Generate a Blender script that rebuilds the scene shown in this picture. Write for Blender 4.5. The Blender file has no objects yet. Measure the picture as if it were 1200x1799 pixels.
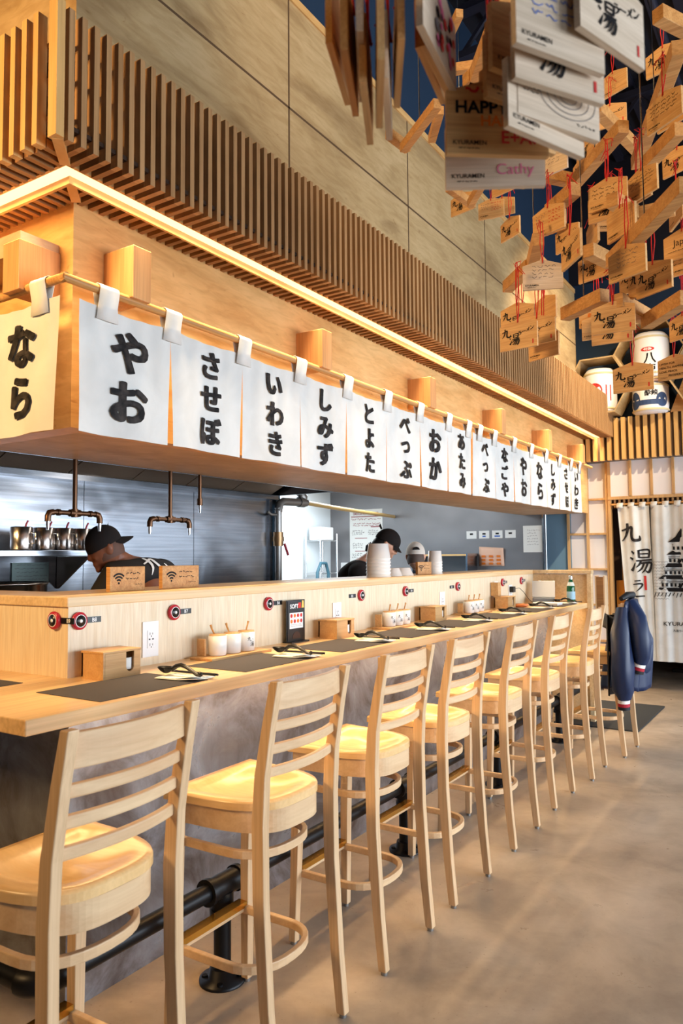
import bpy, bmesh, math, random
from mathutils import Vector, Matrix, Euler
from mathutils.bvhtree import BVHTree
random.seed(7)
sc = bpy.context.scene
COL = sc.collection
PI = math.pi
R = math.radians

# ------------------------------------------------------------------ camera, world, light, exposure
cam_d = bpy.data.cameras.new('camera'); cam = bpy.data.objects.new('camera', cam_d); COL.objects.link(cam)
yaw, pitch, roll = 0.57438, 0.060125, -0.00848
fw = Vector((-math.sin(yaw)*math.cos(pitch), math.cos(yaw)*math.cos(pitch), math.sin(pitch)))
rt = Vector((math.cos(yaw), math.sin(yaw), 0)); up = rt.cross(fw)
rr = math.cos(roll)*rt + math.sin(roll)*up; uu = -math.sin(roll)*rt + math.cos(roll)*up
m = Matrix((rr, uu, -fw)).transposed().to_4x4(); m.translation = Vector((0, 0, 1.5)); cam.matrix_world = m
cam_d.sensor_fit = 'VERTICAL'; cam_d.sensor_height = 36.0; cam_d.lens = 1312.46/1799*36
cam_d.clip_start = 0.05; cam_d.clip_end = 100
cam_d.dof.use_dof = True; cam_d.dof.focus_distance = 3.8; cam_d.dof.aperture_fstop = 6.0
sc.camera = cam

sc.view_settings.view_transform = 'Standard'; sc.view_settings.look = 'None'
sc.view_settings.gamma = 1.0; sc.view_settings.use_curve_mapping = False
sc.view_settings.exposure = 0.0
sc.cycles.use_denoising = True
sc.cycles.max_bounces = 8; sc.cycles.diffuse_bounces = 5; sc.cycles.glossy_bounces = 4
sc.cycles.transparent_max_bounces = 8; sc.cycles.sample_clamp_indirect = 6.0
sc.cycles.caustics_reflective = False; sc.cycles.caustics_refractive = False

w = bpy.data.worlds.new('sky'); sc.world = w; w.use_nodes = True
bg = w.node_tree.nodes['Background']; bg.inputs[0].default_value = (0.80, 0.90, 1.0, 1); bg.inputs[1].default_value = 2.2

def area(name, loc, target, sx, sy, power, color, spread=180):
    d = bpy.data.lights.new(name, 'AREA'); d.shape = 'RECTANGLE'; d.size = sx; d.size_y = sy; d.energy = power; d.color = color
    d.spread = R(spread)
    o = bpy.data.objects.new(name, d); COL.objects.link(o); o.location = loc
    v = Vector(target) - Vector(loc); o.rotation_euler = v.to_track_quat('-Z', 'Y').to_euler()
    return o
def spot(name, loc, target, power, color, angle=50, blend=.6, radius=.06):
    d = bpy.data.lights.new(name, 'SPOT'); d.energy = power; d.color = color; d.spot_size = R(angle); d.spot_blend = blend; d.shadow_soft_size = radius
    o = bpy.data.objects.new(name, d); COL.objects.link(o); o.location = loc
    v = Vector(target) - Vector(loc); o.rotation_euler = v.to_track_quat('-Z', 'Y').to_euler()
    return o
WARM = (1.0, 0.62, 0.27); COOL = (0.80, 0.90, 1.0)
# daylight through the storefront windows of the right wall
area('window_daylight', (4.3, 4.9, 1.45), (-2, 4.9, .55), 7.8, 2.1, 315, COOL, 130)
# warm pendant lighting over the left end of the bar
area('pendant_glow', (-3.2, -1.4, 3.3), (-2.8, 1.7, 2.6), 1.2, .8, 72, (1, .62, .26), 100)
# kitchen ceiling light panels
area('kitchen_light', (-4.6, 6.9, 2.40), (-4.6, 6.9, 0), 1.0, 2.2, 60, (0.86, 0.95, 1.0))
area('kitchen_light_far', (-5.3, 7.6, 2.0), (-5.9, 7.6, 1.6), 1.0, .8, 16, (0.86, 0.95, 1.0))
area('hood_light', (-3.35, 3.3, 2.06), (-3.7, 3.3, 0), .12, 2.6, 6, (1, .9, .78))
# ceiling spots on the plaques and the door
spot('track_spot', (0.5, 1.9, 5.4), (-0.75, 3.3, 2.7), 185, (1, .66, .32), 46)
spot('track_spot_wall', (-0.2, 1.6, 5.3), (-2.3, 5.2, 3.9), 130, (1, .75, .45), 80)
spot('track_spot_wall_far', (-0.1, 6.3, 4.9), (-2.1, 7.6, 3.3), 900, (1, .80, .52), 62, .9)

# ------------------------------------------------------------------ materials
def S(r, g, b):
    f = lambda c: (c/255/12.92) if c/255 <= .04045 else ((c/255+.055)/1.055)**2.4
    return (f(r), f(g), f(b), 1)
MATS = {}
def mat(name, col, rough=.5, metal=0, emit=None, es=0, spec=.5, trans=0, alpha=1, ior=1.45):
    m = bpy.data.materials.new(name); m.use_nodes = True; b = m.node_tree.nodes['Principled BSDF']
    b.inputs['Base Color'].default_value = col; b.inputs['Roughness'].default_value = rough; b.inputs['Metallic'].default_value = metal
    b.inputs['Specular IOR Level'].default_value = spec; b.inputs['IOR'].default_value = ior
    b.inputs['Transmission Weight'].default_value = trans
    if emit: b.inputs['Emission Color'].default_value = emit; b.inputs['Emission Strength'].default_value = es
    MATS[name] = m; return m
def nodes(m): return m.node_tree.nodes, m.node_tree.links, m.node_tree.nodes['Principled BSDF']
def coords(m, scale, rnd=True):
    N, L, b = nodes(m)
    tc = N.new('ShaderNodeTexCoord'); mp = N.new('ShaderNodeMapping'); mp.inputs['Scale'].default_value = scale
    if rnd:
        oi = N.new('ShaderNodeObjectInfo'); mul = N.new('ShaderNodeMath'); mul.operation = 'MULTIPLY'; mul.inputs[1].default_value = 37.0
        L.new(oi.outputs['Random'], mul.inputs[0]); add = N.new('ShaderNodeVectorMath'); add.operation = 'ADD'
        L.new(tc.outputs['Object'], add.inputs[0]); L.new(mul.outputs[0], add.inputs[1]); L.new(add.outputs[0], mp.inputs['Vector'])
    else: L.new(tc.outputs['Object'], mp.inputs['Vector'])
    return mp.outputs[0]
def noise(m, vec, scale, detail=4, dist=0.0, rough=.55):
    N, L, b = nodes(m); n = N.new('ShaderNodeTexNoise'); n.inputs['Scale'].default_value = scale; n.inputs['Detail'].default_value = detail
    n.inputs['Distortion'].default_value = dist; n.inputs['Roughness'].default_value = rough; L.new(vec, n.inputs['Vector']); return n.outputs['Fac']
def ramp(m, fac, stops):
    N, L, b = nodes(m); r = N.new('ShaderNodeValToRGB'); e = r.color_ramp.elements
    while len(e) < len(stops): e.new(.5)
    for i, (p, c) in enumerate(stops): e[i].position = p; e[i].color = c
    L.new(fac, r.inputs[0]); return r.outputs[0]
def mix(m, fac, a, b_, mode='MIX'):
    N, L, b = nodes(m); x = N.new('ShaderNodeMix'); x.data_type = 'RGBA'; x.blend_type = mode
    if isinstance(fac, float): x.inputs[0].default_value = fac
    else: L.new(fac, x.inputs[0])
    for s, v in ((x.inputs[6], a), (x.inputs[7], b_)):
        if isinstance(v, tuple): s.default_value = v
        else: L.new(v, s)
    return x.outputs[2]
def bump(m, fac, strength=.1, dist=.01):
    N, L, b = nodes(m); n = N.new('ShaderNodeBump'); n.inputs['Strength'].default_value = strength; n.inputs['Distance'].default_value = dist
    L.new(fac, n.inputs['Height']); L.new(n.outputs[0], b.inputs['Normal'])
def wood(name, c1, c2, axis='Z', scale=1.0, rough=.45, grain=.25):
    m = mat(name, c1, rough, spec=.35); N, L, b = nodes(m)
    k = {'X': (1, 14, 14), 'Y': (14, 1, 14), 'Z': (14, 14, 1)}[axis]
    v = coords(m, tuple(scale*t for t in k))
    n1 = noise(m, v, 1.6, 5, .8)
    k2 = {'X': (3, 130, 130), 'Y': (130, 3, 130), 'Z': (130, 130, 3)}[axis]
    v2 = coords(m, tuple(scale*t for t in k2)); n2 = noise(m, v2, 1.0, 2)
    c = ramp(m, n1, [(.3, c2), (.68, c1)])
    g = ramp(m, n2, [(.35, (1-grain, 1-grain*1.15, 1-grain*1.3, 1)), (.6, (1, 1, 1, 1))])
    L.new(mix(m, 1.0, c, g, 'MULTIPLY'), b.inputs['Base Color']); bump(m, n2, .06, .004); return m
def ply(name, c1, c2, c3, rough=.45, sc_=(1.2, .55, 1.6)):
    m = mat(name, c1, rough, spec=.35); N, L, b = nodes(m)
    v = coords(m, sc_, False); n1 = noise(m, v, 1.5, 6, 1.6)
    v2 = coords(m, (6, 5, 26), False); n2 = noise(m, v2, 1.3, 5, .7)
    v3 = coords(m, (10, 6, 14), False); n3 = noise(m, v3, .9, 2, 2.5)
    a = ramp(m, n1, [(.32, c2), (.5, c1), (.7, c3)])
    g = ramp(m, n2, [(.36, (.86, .82, .76, 1)), (.6, (1, 1, 1, 1))])
    kn = ramp(m, n3, [(.2, (.72, .62, .52, 1)), (.3, (1, 1, 1, 1))])
    L.new(mix(m, 1.0, mix(m, 1.0, a, g, 'MULTIPLY'), kn, 'MULTIPLY'), b.inputs['Base Color']); return m

BEECH = wood('beech_wood', S(222, 190, 152), S(206, 170, 130), 'Z', 1.0, .38, .12)
BEECHY = wood('beech_wood_across', S(224, 192, 152), S(206, 168, 128), 'Y', 1.0, .38, .05)
SEATM = wood('lit_seat_wood', S(234, 196, 142), S(224, 182, 124), 'X', .7, .22, .06)  # stool beech, with the warm light on the seat put into its colour
COUNTER = wood('counter_wood', S(236, 200, 150), S(218, 176, 124), 'Y', .5, .28, .16)
CAPW = wood('cap_wood', S(232, 206, 164), S(216, 182, 136), 'Y', .5, .35, .14)
BAMBOO = wood('bamboo_panel', S(236, 222, 196), S(226, 206, 174), 'Z', 2.6, .45, .12)
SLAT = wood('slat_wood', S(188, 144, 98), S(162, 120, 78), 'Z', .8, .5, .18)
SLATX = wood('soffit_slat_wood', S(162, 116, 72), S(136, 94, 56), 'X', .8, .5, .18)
DARKWOOD = wood('dark_wood_gap_shade', S(58, 36, 20), S(44, 27, 15), 'Y', .6, .7, .2)  # very dark, so the canopy's gap shade is in the colour
BLOCK = wood('bracket_wood', S(226, 168, 112), S(206, 146, 92), 'Z', .8, .4, .14)
RODW = wood('rod_wood', S(214, 164, 104), S(186, 134, 78), 'Y', 1, .35, .2)
PINE = wood('pine_wood', S(206, 158, 100), S(182, 130, 76), 'X', 1.4, .5, .2)
EMAW = wood('plaque_wood', S(222, 178, 122), S(202, 152, 98), 'X', 3.0, .5, .16)
EMAP = wood('pale_plaque_wood', S(226, 206, 184), S(206, 184, 160), 'X', 3.0, .5, .12)
STUD = wood('lattice_wood', S(206, 166, 116), S(186, 144, 96), 'Z', .8, .5, .14)
BOXW = wood('tissue_box_wood', S(218, 174, 120), S(200, 152, 98), 'Y', 1.2, .4, .10)
PLY = ply('plywood_wall', S(192, 162, 118), S(160, 130, 92), S(206, 176, 132))
PLYH = ply('plywood_header', S(226, 178, 116), S(212, 160, 98), S(232, 188, 128), .4, (1.5, .5, 2.0))
PLYS = ply('plywood_soffit', S(204, 170, 132), S(188, 152, 116), S(212, 178, 142), .5)

CLOTH = mat('noren_cloth', S(226, 222, 214), .9, spec=.1)
N_, L_, B_ = nodes(CLOTH)
vv = coords(CLOTH, (1, 1, 1), False); nn = noise(CLOTH, vv, 5, 4, .6); L_.new(ramp(CLOTH, nn, [(.3, S(206, 204, 200)), (.7, S(222, 220, 216))]), B_.inputs['Base Color'])
n2_ = noise(CLOTH, coords(CLOTH, (300, 300, 300), False), 1, 1); bump(CLOTH, n2_, .12, .002)
INK = mat('black_ink', S(26, 24, 26), .7, spec=.2)
N_, L_, B_ = nodes(INK); L_.new(ramp(INK, noise(INK, coords(INK, (14, 14, 14), False), 1.5, 3), [(.4, S(22, 20, 22)), (.72, S(66, 60, 58))]), B_.inputs['Base Color'])
BLACK = mat('black_print', S(24, 22, 24), .6, spec=.2)
WHITEP = mat('white_print', S(238, 238, 236), .6)
REDP = mat('red_print', S(200, 44, 40), .6)
ORANGEP = mat('orange_print', S(226, 120, 30), .6)
PINKP = mat('pink_print', S(222, 110, 150), .6)
BLUEP = mat('blue_print', S(70, 110, 190), .6)
TEALP = mat('teal_print', S(60, 150, 140), .6)
YELLOWP = mat('yellow_print', S(236, 190, 90), .6)
GREYP = mat('grey_print', S(110, 104, 104), .7)
CORD = mat('red_cord', S(196, 24, 22), .6)
BLACKIRON = mat('black_iron_pipe', S(28, 28, 30), .38, .6)
BRONZE = mat('bronze_pipe', S(92, 66, 48), .35, .85)
GREYPIPE = mat('grey_steel_pipe', S(150, 148, 146), .4, .8)
BRASS = mat('brass', S(212, 160, 70), .25, 1)
CHROME = mat('chrome', S(215, 216, 218), .12, 1)
STEEL = mat('brushed_steel', S(160, 166, 174), .26, 1)
N_, L_, B_ = nodes(STEEL)
vs = coords(STEEL, (1.2, 1.2, 60), False); ns = noise(STEEL, vs, 1.0, 3); L_.new(ramp(STEEL, ns, [(.3, S(142, 148, 158)), (.7, S(166, 171, 180))]), B_.inputs['Base Color'])
vb = coords(STEEL, (.9, .9, 1.6), False); nb = noise(STEEL, vb, 1.6, 2, .4); bump(STEEL, nb, .22, .05)
STEELD = mat('dark_hood_steel', S(142, 126, 112), .34, .4)
GREYWALL = mat('grey_steel_wall', S(126, 124, 126), .34, .5)
N_, L_, B_ = nodes(GREYWALL); L_.new(ramp(GREYWALL, noise(GREYWALL, coords(GREYWALL, (1, 1, 2), False), 1.2, 2), [(.3, S(122, 120, 122)), (.7, S(146, 144, 146))]), B_.inputs['Base Color'])
BLUEWALL = mat('slate_blue_wall', S(104, 138, 164), .6)
NAVY = mat('navy_paint', S(30, 52, 78), .7)
CEIL = mat('black_ceiling', S(24, 24, 36), .8)
CEILB = mat('black_ceiling_steel', S(50, 50, 66), .5, .3)
WHITEWALL = mat('white_wall', S(232, 240, 244), .6)
DARKWALL = mat('dark_brown_wall', S(70, 44, 28), .7)
PAPER = mat('shoji_paper', S(226, 222, 226), .8, spec=.1)
WHITE = mat('white_plastic', S(232, 232, 232), .35)
CERAMIC = mat('white_ceramic', S(236, 234, 230), .22)
PAPERW = mat('white_paper', S(236, 236, 232), .8)
MATD = mat('charcoal_placemat', S(62, 57, 58), .75)
N_, L_, B_ = nodes(MATD); bump(MATD, noise(MATD, coords(MATD, (260, 260, 260)), 1, 1), .4, .002)
BLACKPL = mat('black_plastic', S(22, 22, 24), .3)
REDPL = mat('red_plastic', S(172, 34, 52), .3)
RUBBER = mat('dark_rubber', S(44, 46, 48), .8)
GLASSG = mat('green_glass', S(30, 130, 90), .05, trans=.75, ior=1.45)
LABELB = mat('pale_blue_label', S(150, 190, 214), .5)
DENIM = mat('navy_satin', S(25, 40, 74), .42)
DENIMD = mat('black_lining', S(20, 22, 28), .6)
REDC = mat('red_rib', S(170, 30, 50), .7)
SHIRT = mat('black_tshirt', S(54, 52, 52), .85, spec=.1)
SHIRTN = mat('navy_tshirt', S(44, 54, 70), .85, spec=.1)
TROUSER = mat('black_trousers', S(30, 30, 32), .85, spec=.1)
CAPB = mat('black_cap', S(38, 33, 32), .8, spec=.1)
CAPG = mat('grey_cap', S(214, 206, 196), .85, spec=.1)
HAIR = mat('black_hair', S(22, 18, 18), .5)
SKIN1 = mat('brown_skin', S(128, 76, 52), .5)
SKIN2 = mat('light_skin', S(214, 158, 130), .5)
EYEW = mat('eye', S(235, 230, 225), .3)
CARD = mat('cardboard', S(190, 140, 90), .7)
BARREL = mat('barrel_straw_white', S(232, 230, 232), .8)
NAVYP = mat('navy_print', S(44, 66, 108), .6)
SALMON = mat('salmon_paper', S(240, 196, 170), .7)
LED = mat('warm_led', (1, .7, .3, 1), .5, emit=(1.0, .76, .44, 1), es=1.5)
LEDU = mat('warm_led_tape', (1, .7, .3, 1), .5, emit=(1.0, .68, .32, 1), es=40)
GREYB = mat('grey_plastic', S(120, 126, 132), .4)

FLOOR = mat('polished_concrete', S(150, 128, 108), .34, spec=.4)
N_, L_, B_ = nodes(FLOOR)
f1 = noise(FLOOR, coords(FLOOR, (1, 1, 1), False), .9, 6, 1.2, .6); f2 = noise(FLOOR, coords(FLOOR, (1, 1, 1), False), 4.0, 6, .5, .65)
c_ = ramp(FLOOR, f1, [(.3, S(150, 134, 118)), (.5, S(176, 158, 138)), (.72, S(194, 178, 160))])
g_ = ramp(FLOOR, f2, [(.3, (.80, .80, .80, 1)), (.6, (1, 1, 1, 1))])
f3 = noise(FLOOR, coords(FLOOR, (1, 1, 1), False), 60, 2); s_ = ramp(FLOOR, f3, [(.24, (.7, .68, .66, 1)), (.32, (1, 1, 1, 1))])
L_.new(mix(FLOOR, 1.0, mix(FLOOR, 1.0, c_, g_, 'MULTIPLY'), s_, 'MULTIPLY'), B_.inputs['Base Color'])
L_.new(ramp(FLOOR, f2, [(.3, (.42, .42, .42, 1)), (.7, (.26, .26, .26, 1))]), B_.inputs['Roughness'])
ZINC = mat('patinated_zinc', S(140, 138, 142), .38, .6)
N_, L_, B_ = nodes(ZINC)
z1 = noise(ZINC, coords(ZINC, (1.3, 1.3, 1.3), False), 2.4, 8, .9, .66); z2 = noise(ZINC, coords(ZINC, (16, 16, 1.2), False), 1.3, 4, .5)
zc = ramp(ZINC, z1, [(.30, S(84, 66, 56)), (.43, S(120, 114, 114)), (.57, S(148, 149, 156)), (.75, S(176, 180, 190))])
zg = ramp(ZINC, z2, [(.3, (.9, .89, .89, 1)), (.6, (1, 1, 1, 1))])
L_.new(mix(ZINC, 1.0, zc, zg, 'MULTIPLY'), B_.inputs['Base Color']); L_.new(ramp(ZINC, z1, [(.3, (.45, .45, .45, 1)), (.7, (.24, .24, .24, 1))]), B_.inputs['Roughness'])
bump(ZINC, z1, .25, .01)

# ------------------------------------------------------------------ mesh builder
_TX = {}
def text2d(s, offset=0.0):
    k = (s, offset)
    if k not in _TX:
        c = bpy.data.curves.new('t', 'FONT'); c.body = s; c.offset = offset; c.size = 1; c.resolution_u = 3
        o = bpy.data.objects.new('t', c); COL.objects.link(o)
        bpy.context.view_layer.update(); dg = bpy.context.evaluated_depsgraph_get()
        me = bpy.data.meshes.new_from_object(o.evaluated_get(dg))
        _TX[k] = ([tuple(v.co[:2]) for v in me.vertices], [tuple(p.vertices) for p in me.polygons])
        bpy.data.objects.remove(o); bpy.data.curves.remove(c); bpy.data.meshes.remove(me)
    return _TX[k]
class MB:
    def __init__(s): s.v = []; s.f = []; s.m = []; s.sm = []
    def add(s, vs, fs, mi=0, smooth=False):
        b = len(s.v); s.v += [tuple(v) for v in vs]
        for f in fs: s.f.append(tuple(b+i for i in f)); s.m.append(mi); s.sm.append(smooth)
        return s
    def box(s, x0, x1, y0, y1, z0, z1, mi=0):
        return s.hexa([(x0,y0,z0),(x1,y0,z0),(x1,y1,z0),(x0,y1,z0),(x0,y0,z1),(x1,y0,z1),(x1,y1,z1),(x0,y1,z1)], mi)
    def hexa(s, p, mi=0):
        return s.add(p, [(0,3,2,1),(4,5,6,7),(0,1,5,4),(1,2,6,5),(2,3,7,6),(3,0,4,7)], mi)
    def beam(s, p, q, w, h, upv=(0,0,1), mi=0):
        p, q = Vector(p), Vector(q); d = (q-p).normalized(); r = d.cross(Vector(upv)).normalized(); u = r.cross(d)
        a = r*w/2; b = u*h/2
        return s.hexa([p-a-b, p+a-b, q+a-b, q-a-b, p-a+b, p+a+b, q+a+b, q-a+b], mi)
    def tube(s, pts, r, n=10, mi=0, caps=True):
        pts = [Vector(p) for p in pts]; rs = r if isinstance(r, (list, tuple)) else [r]*len(pts)
        prev = None; rings = []
        for i, p in enumerate(pts):
            t = (pts[min(i+1, len(pts)-1)] - pts[max(i-1, 0)]).normalized()
            if prev is None:
                a = Vector((0,0,1)) if abs(t.z) < .9 else Vector((1,0,0)); nrm = t.cross(a).normalized()
            else: nrm = (prev - t*prev.dot(t)).normalized()
            prev = nrm; bn = t.cross(nrm)
            rings.append([p + (nrm*math.cos(2*PI*k/n) + bn*math.sin(2*PI*k/n))*rs[i] for k in range(n)])
        vs = [v for g in rings for v in g]; fs = []
        for i in range(len(pts)-1):
            for k in range(n): fs.append((i*n+k, i*n+(k+1)%n, (i+1)*n+(k+1)%n, (i+1)*n+k))
        s.add(vs, fs, mi, True)
        if caps:
            s.add(rings[0], [tuple(reversed(range(n)))], mi); s.add(rings[-1], [tuple(range(n))], mi)
        return s
    def lathe(s, prof, c=(0,0,0), n=24, mi=0, sx=1, sy=1):
        vs = []; fs = []
        for (r, z) in prof:
            for k in range(n): vs.append((c[0]+sx*r*math.cos(2*PI*k/n), c[1]+sy*r*math.sin(2*PI*k/n), c[2]+z))
        for i in range(len(prof)-1):
            for k in range(n): fs.append((i*n+k, i*n+(k+1)%n, (i+1)*n+(k+1)%n, (i+1)*n+k))
        s.add(vs, fs, mi, True)
        if prof[0][0] > 1e-5: s.add(vs[:n], [tuple(reversed(range(n)))], mi)
        if prof[-1][0] > 1e-5: s.add(vs[-n:], [tuple(range(n))], mi)
        return s
    def prism(s, poly, o, ux, uy, t, mi=0, mi_side=None):
        o, ux, uy = Vector(o), Vector(ux), Vector(uy); nz = ux.cross(uy).normalized()*t; n = len(poly)
        a = [o+ux*x+uy*y for x, y in poly]; b = [p+nz for p in a]
        s.add(a, [tuple(reversed(range(n)))], mi); s.add(b, [tuple(range(n))], mi)
        s.add(a+b, [(i, (i+1)%n, n+(i+1)%n, n+i) for i in range(n)], mi if mi_side is None else mi_side)
        return s
    def sweep(s, pts, w, h, mi=0, closed=False):
        """rectangular section swept along a level path: w across, h tall"""
        pts = [Vector(p) for p in pts]; n = len(pts); vs = []; fs = []
        for i, p in enumerate(pts):
            if closed: t = pts[(i+1)%n]-pts[i-1]
            else: t = pts[min(i+1,n-1)]-pts[max(i-1,0)]
            t.z = 0; t.normalize(); r = Vector((t.y, -t.x, 0))*w/2; u = Vector((0,0,h/2))
            vs += [p-r-u, p+r-u, p+r+u, p-r+u]
        for i in range(n if closed else n-1):
            j = (i+1)%n
            for k in range(4): fs.append((i*4+k, i*4+(k+1)%4, j*4+(k+1)%4, j*4+k))
        if not closed: fs += [(3,2,1,0), tuple((n-1)*4+k for k in range(4))]
        return s.add(vs, fs, mi)
    def text(s, st, o, ux, uy, size, mi=0, offset=0.0, align='C', warp=None, wscale=1.0):
        V, F = text2d(st, offset)
        if not V: return s
        x0, x1 = min(v[0] for v in V), max(v[0] for v in V); y0, y1 = min(v[1] for v in V), max(v[1] for v in V)
        cx = {'C': (x0+x1)/2, 'L': x0, 'R': x1}[align]; cy = (y0+y1)/2
        o, ux, uy = Vector(o), Vector(ux).normalized(), Vector(uy).normalized()
        P = [o+ux*(v[0]-cx)*size*wscale+uy*(v[1]-cy)*size for v in V]
        if warp: P = [warp(p) for p in P]
        return s.add(P, F, mi)
    def stroke(s, pts, ws, o, ux, uy, size, mi=0, lift=0.0, sx=1.0):
        """a tapering brush stroke laid on the plane o, ux, uy"""
        o, ux, uy = Vector(o), Vector(ux).normalized(), Vector(uy).normalized(); nz = ux.cross(uy)*lift
        # smooth the polyline (Catmull-Rom)
        P = [Vector((x, y)) for x, y in pts]; W = ws; Q = []; WW = []
        if len(P) == 2: P = [P[0], P[0].lerp(P[1], .5), P[1]]; W = [ws[0], (ws[0]+ws[-1])/2, ws[-1]]
        for i in range(len(P)-1):
            a, b, c, d = P[max(i-1,0)], P[i], P[i+1], P[min(i+2,len(P)-1)]
            for k in range(4):
                t = k/4; Q.append(.5*((2*b)+(c-a)*t+(2*a-5*b+4*c-d)*t*t+(3*b-a-3*c+d)*t**3)); WW.append(W[i]+(W[i+1]-W[i])*t)
        Q.append(P[-1]); WW.append(W[-1]); vs = []; fs = []
        for i, q in enumerate(Q):
            t = (Q[min(i+1,len(Q)-1)]-Q[max(i-1,0)])
            if t.length < 1e-6: t = Vector((1, 0))
            t.normalize(); r = Vector((-t.y, t.x))*WW[i]/2
            for z in (q+r, q-r): vs.append(o+ux*z.x*size*sx+uy*z.y*size+nz)
        for i in range(len(Q)-1): fs.append((2*i, 2*i+1, 2*i+3, 2*i+2))
        return s.add(vs, fs, mi)
    def grid(s, fn, nu, nv, mi=0, smooth=True, closed_u=False):
        vs = [fn(i/nu, j/nv) for j in range(nv+1) for i in range(nu if closed_u else nu+1)]; k = nu if closed_u else nu+1; fs = []
        for j in range(nv):
            for i in range(nu):
                i2 = (i+1) % k if closed_u else i+1
                fs.append((j*k+i, j*k+i2, (j+1)*k+i2, (j+1)*k+i))
        return s.add(vs, fs, mi, smooth)
    def build(s, name, mats, parent=None, loc=(0,0,0), rz=0, bevel=0, solid=0, weld=False):
        me = bpy.data.meshes.new(name); me.from_pydata(s.v, [], s.f)
        if not isinstance(mats, (list, tuple)): mats = [mats]
        for x in mats: me.materials.append(x)
        me.polygons.foreach_set('material_index', s.m); me.polygons.foreach_set('use_smooth', s.sm); me.update()
        o = bpy.data.objects.new(name, me); COL.objects.link(o); o.location = loc; o.rotation_euler = (0, 0, rz)
        if parent: o.parent = parent
        if solid:
            x = o.modifiers.new('solid', 'SOLIDIFY'); x.thickness = solid; x.offset = 0
        if bevel:
            x = o.modifiers.new('bevel', 'BEVEL'); x.width = bevel; x.segments = 2; x.limit_method = 'ANGLE'; x.angle_limit = R(50)
        return o
def thing(name, label, cat, loc=(0,0,0), rz=0, group=None):
    o = bpy.data.objects.new(name, None); COL.objects.link(o); o.empty_display_size = .05
    o.location = loc; o.rotation_euler = (0, 0, rz); o['label'] = label; o['category'] = cat
    if group: o['group'] = group
    return o
def tag(o, label, cat, group=None, kind=None):
    o['label'] = label; o['category'] = cat
    if group: o['group'] = group
    if kind: o['kind'] = kind
    return o
def struct(o): o['kind'] = 'structure'; return o
def dup(root, label=None, loc=None, rz=None):
    r = root.copy(); COL.objects.link(r)
    if loc is not None: r.location = loc
    if rz is not None: r.rotation_euler = (0, 0, rz)
    if label: r['label'] = label
    for ch in list(root.children):
        c = ch.copy(); COL.objects.link(c); c.parent = r
        for g in list(ch.children):
            d = g.copy(); COL.objects.link(d); d.parent = c
    return r

# brush-drawn characters, strokes in a unit box
K9 = [([(.38,.98),(.37,.62),(.24,.28),(.02,.04)], [.10,.12,.09,.02]), ([(.04,.60),(.34,.68),(.60,.76),(.57,.42),(.60,.14),(.78,.07),(.98,.12),(.97,.32)], [.06,.08,.12,.12,.13,.12,.12,.02])]
KYU = [([(.10,.92),(.22,.80)], [.05,.1]), ([(.02,.64),(.16,.56)], [.05,.1]), ([(.06,.06),(.16,.22),(.26,.42)], [.12,.08,.03]),
       ([(.42,.96),(.43,.62)], [.07,.08]), ([(.42,.94),(.86,.96),(.83,.62)], [.05,.08,.08]), ([(.45,.79),(.82,.80)], [.05,.05]), ([(.43,.63),(.83,.64)], [.05,.06]),
       ([(.30,.49),(.99,.54)], [.06,.08]), ([(.50,.50),(.42,.33),(.28,.20)], [.08,.07,.02]), ([(.48,.38),(.93,.41),(.88,.12),(.78,.0),(.68,.08)], [.06,.1,.1,.09,.02]),
       ([(.62,.38),(.50,.15),(.32,.0)], [.08,.07,.02]), ([(.78,.38),(.66,.12),(.50,-.04)], [.08,.07,.02])]
KRA = [([(.22,.86),(.76,.90)], [.08,.12]), ([(.08,.58),(.86,.64),(.70,.30),(.30,.0)], [.08,.14,.12,.03])]
KDA = [([(.04,.48),(.5,.52),(.97,.56)], [.14,.09,.13])]
KME = [([(.82,.96),(.55,.45),(.08,.04)], [.14,.12,.03]), ([(.28,.68),(.58,.42),(.82,.18)], [.06,.11,.1])]
KN = [([(.10,.86),(.36,.68)], [.07,.14]), ([(.10,.08),(.50,.26),(.96,.78)], [.14,.12,.04])]
def brush(mb, char, o, ux, uy, size, mi=0, fat=1.0, lift=0.0, sx=1.0):
    for i, (pts, ws) in enumerate(char):
        mb.stroke(pts, [x*fat for x in ws], o, ux, uy, size, mi, lift+.00012*i, sx)
def scribble(mb, o, ux, uy, w, rows, rh, mi=0, wd=.0011, seed=1, lift=0.0):
    """hand-written squiggle lines too small to read"""
    rg = random.Random(seed); o, ux, uy = Vector(o), Vector(ux).normalized(), Vector(uy).normalized()
    for k in range(rows):
        x = rg.uniform(0, .08)*w; lim = w*rg.uniform(.7, 1)
        while x < lim:
            L = rg.uniform(.08, .2)*w; n = max(3, int(L/(rh*.32))); pts = []
            for i in range(n+1): pts.append((x+L*i/n+rg.uniform(-.1, .1)*rh, -k*rh+rg.choice((0, .45, .2, .6))*rh*rg.uniform(.6, 1)))
            mb.stroke(pts, [wd]*len(pts), o, ux, uy, 1.0, mi, lift); x += L+rh*.5

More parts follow.
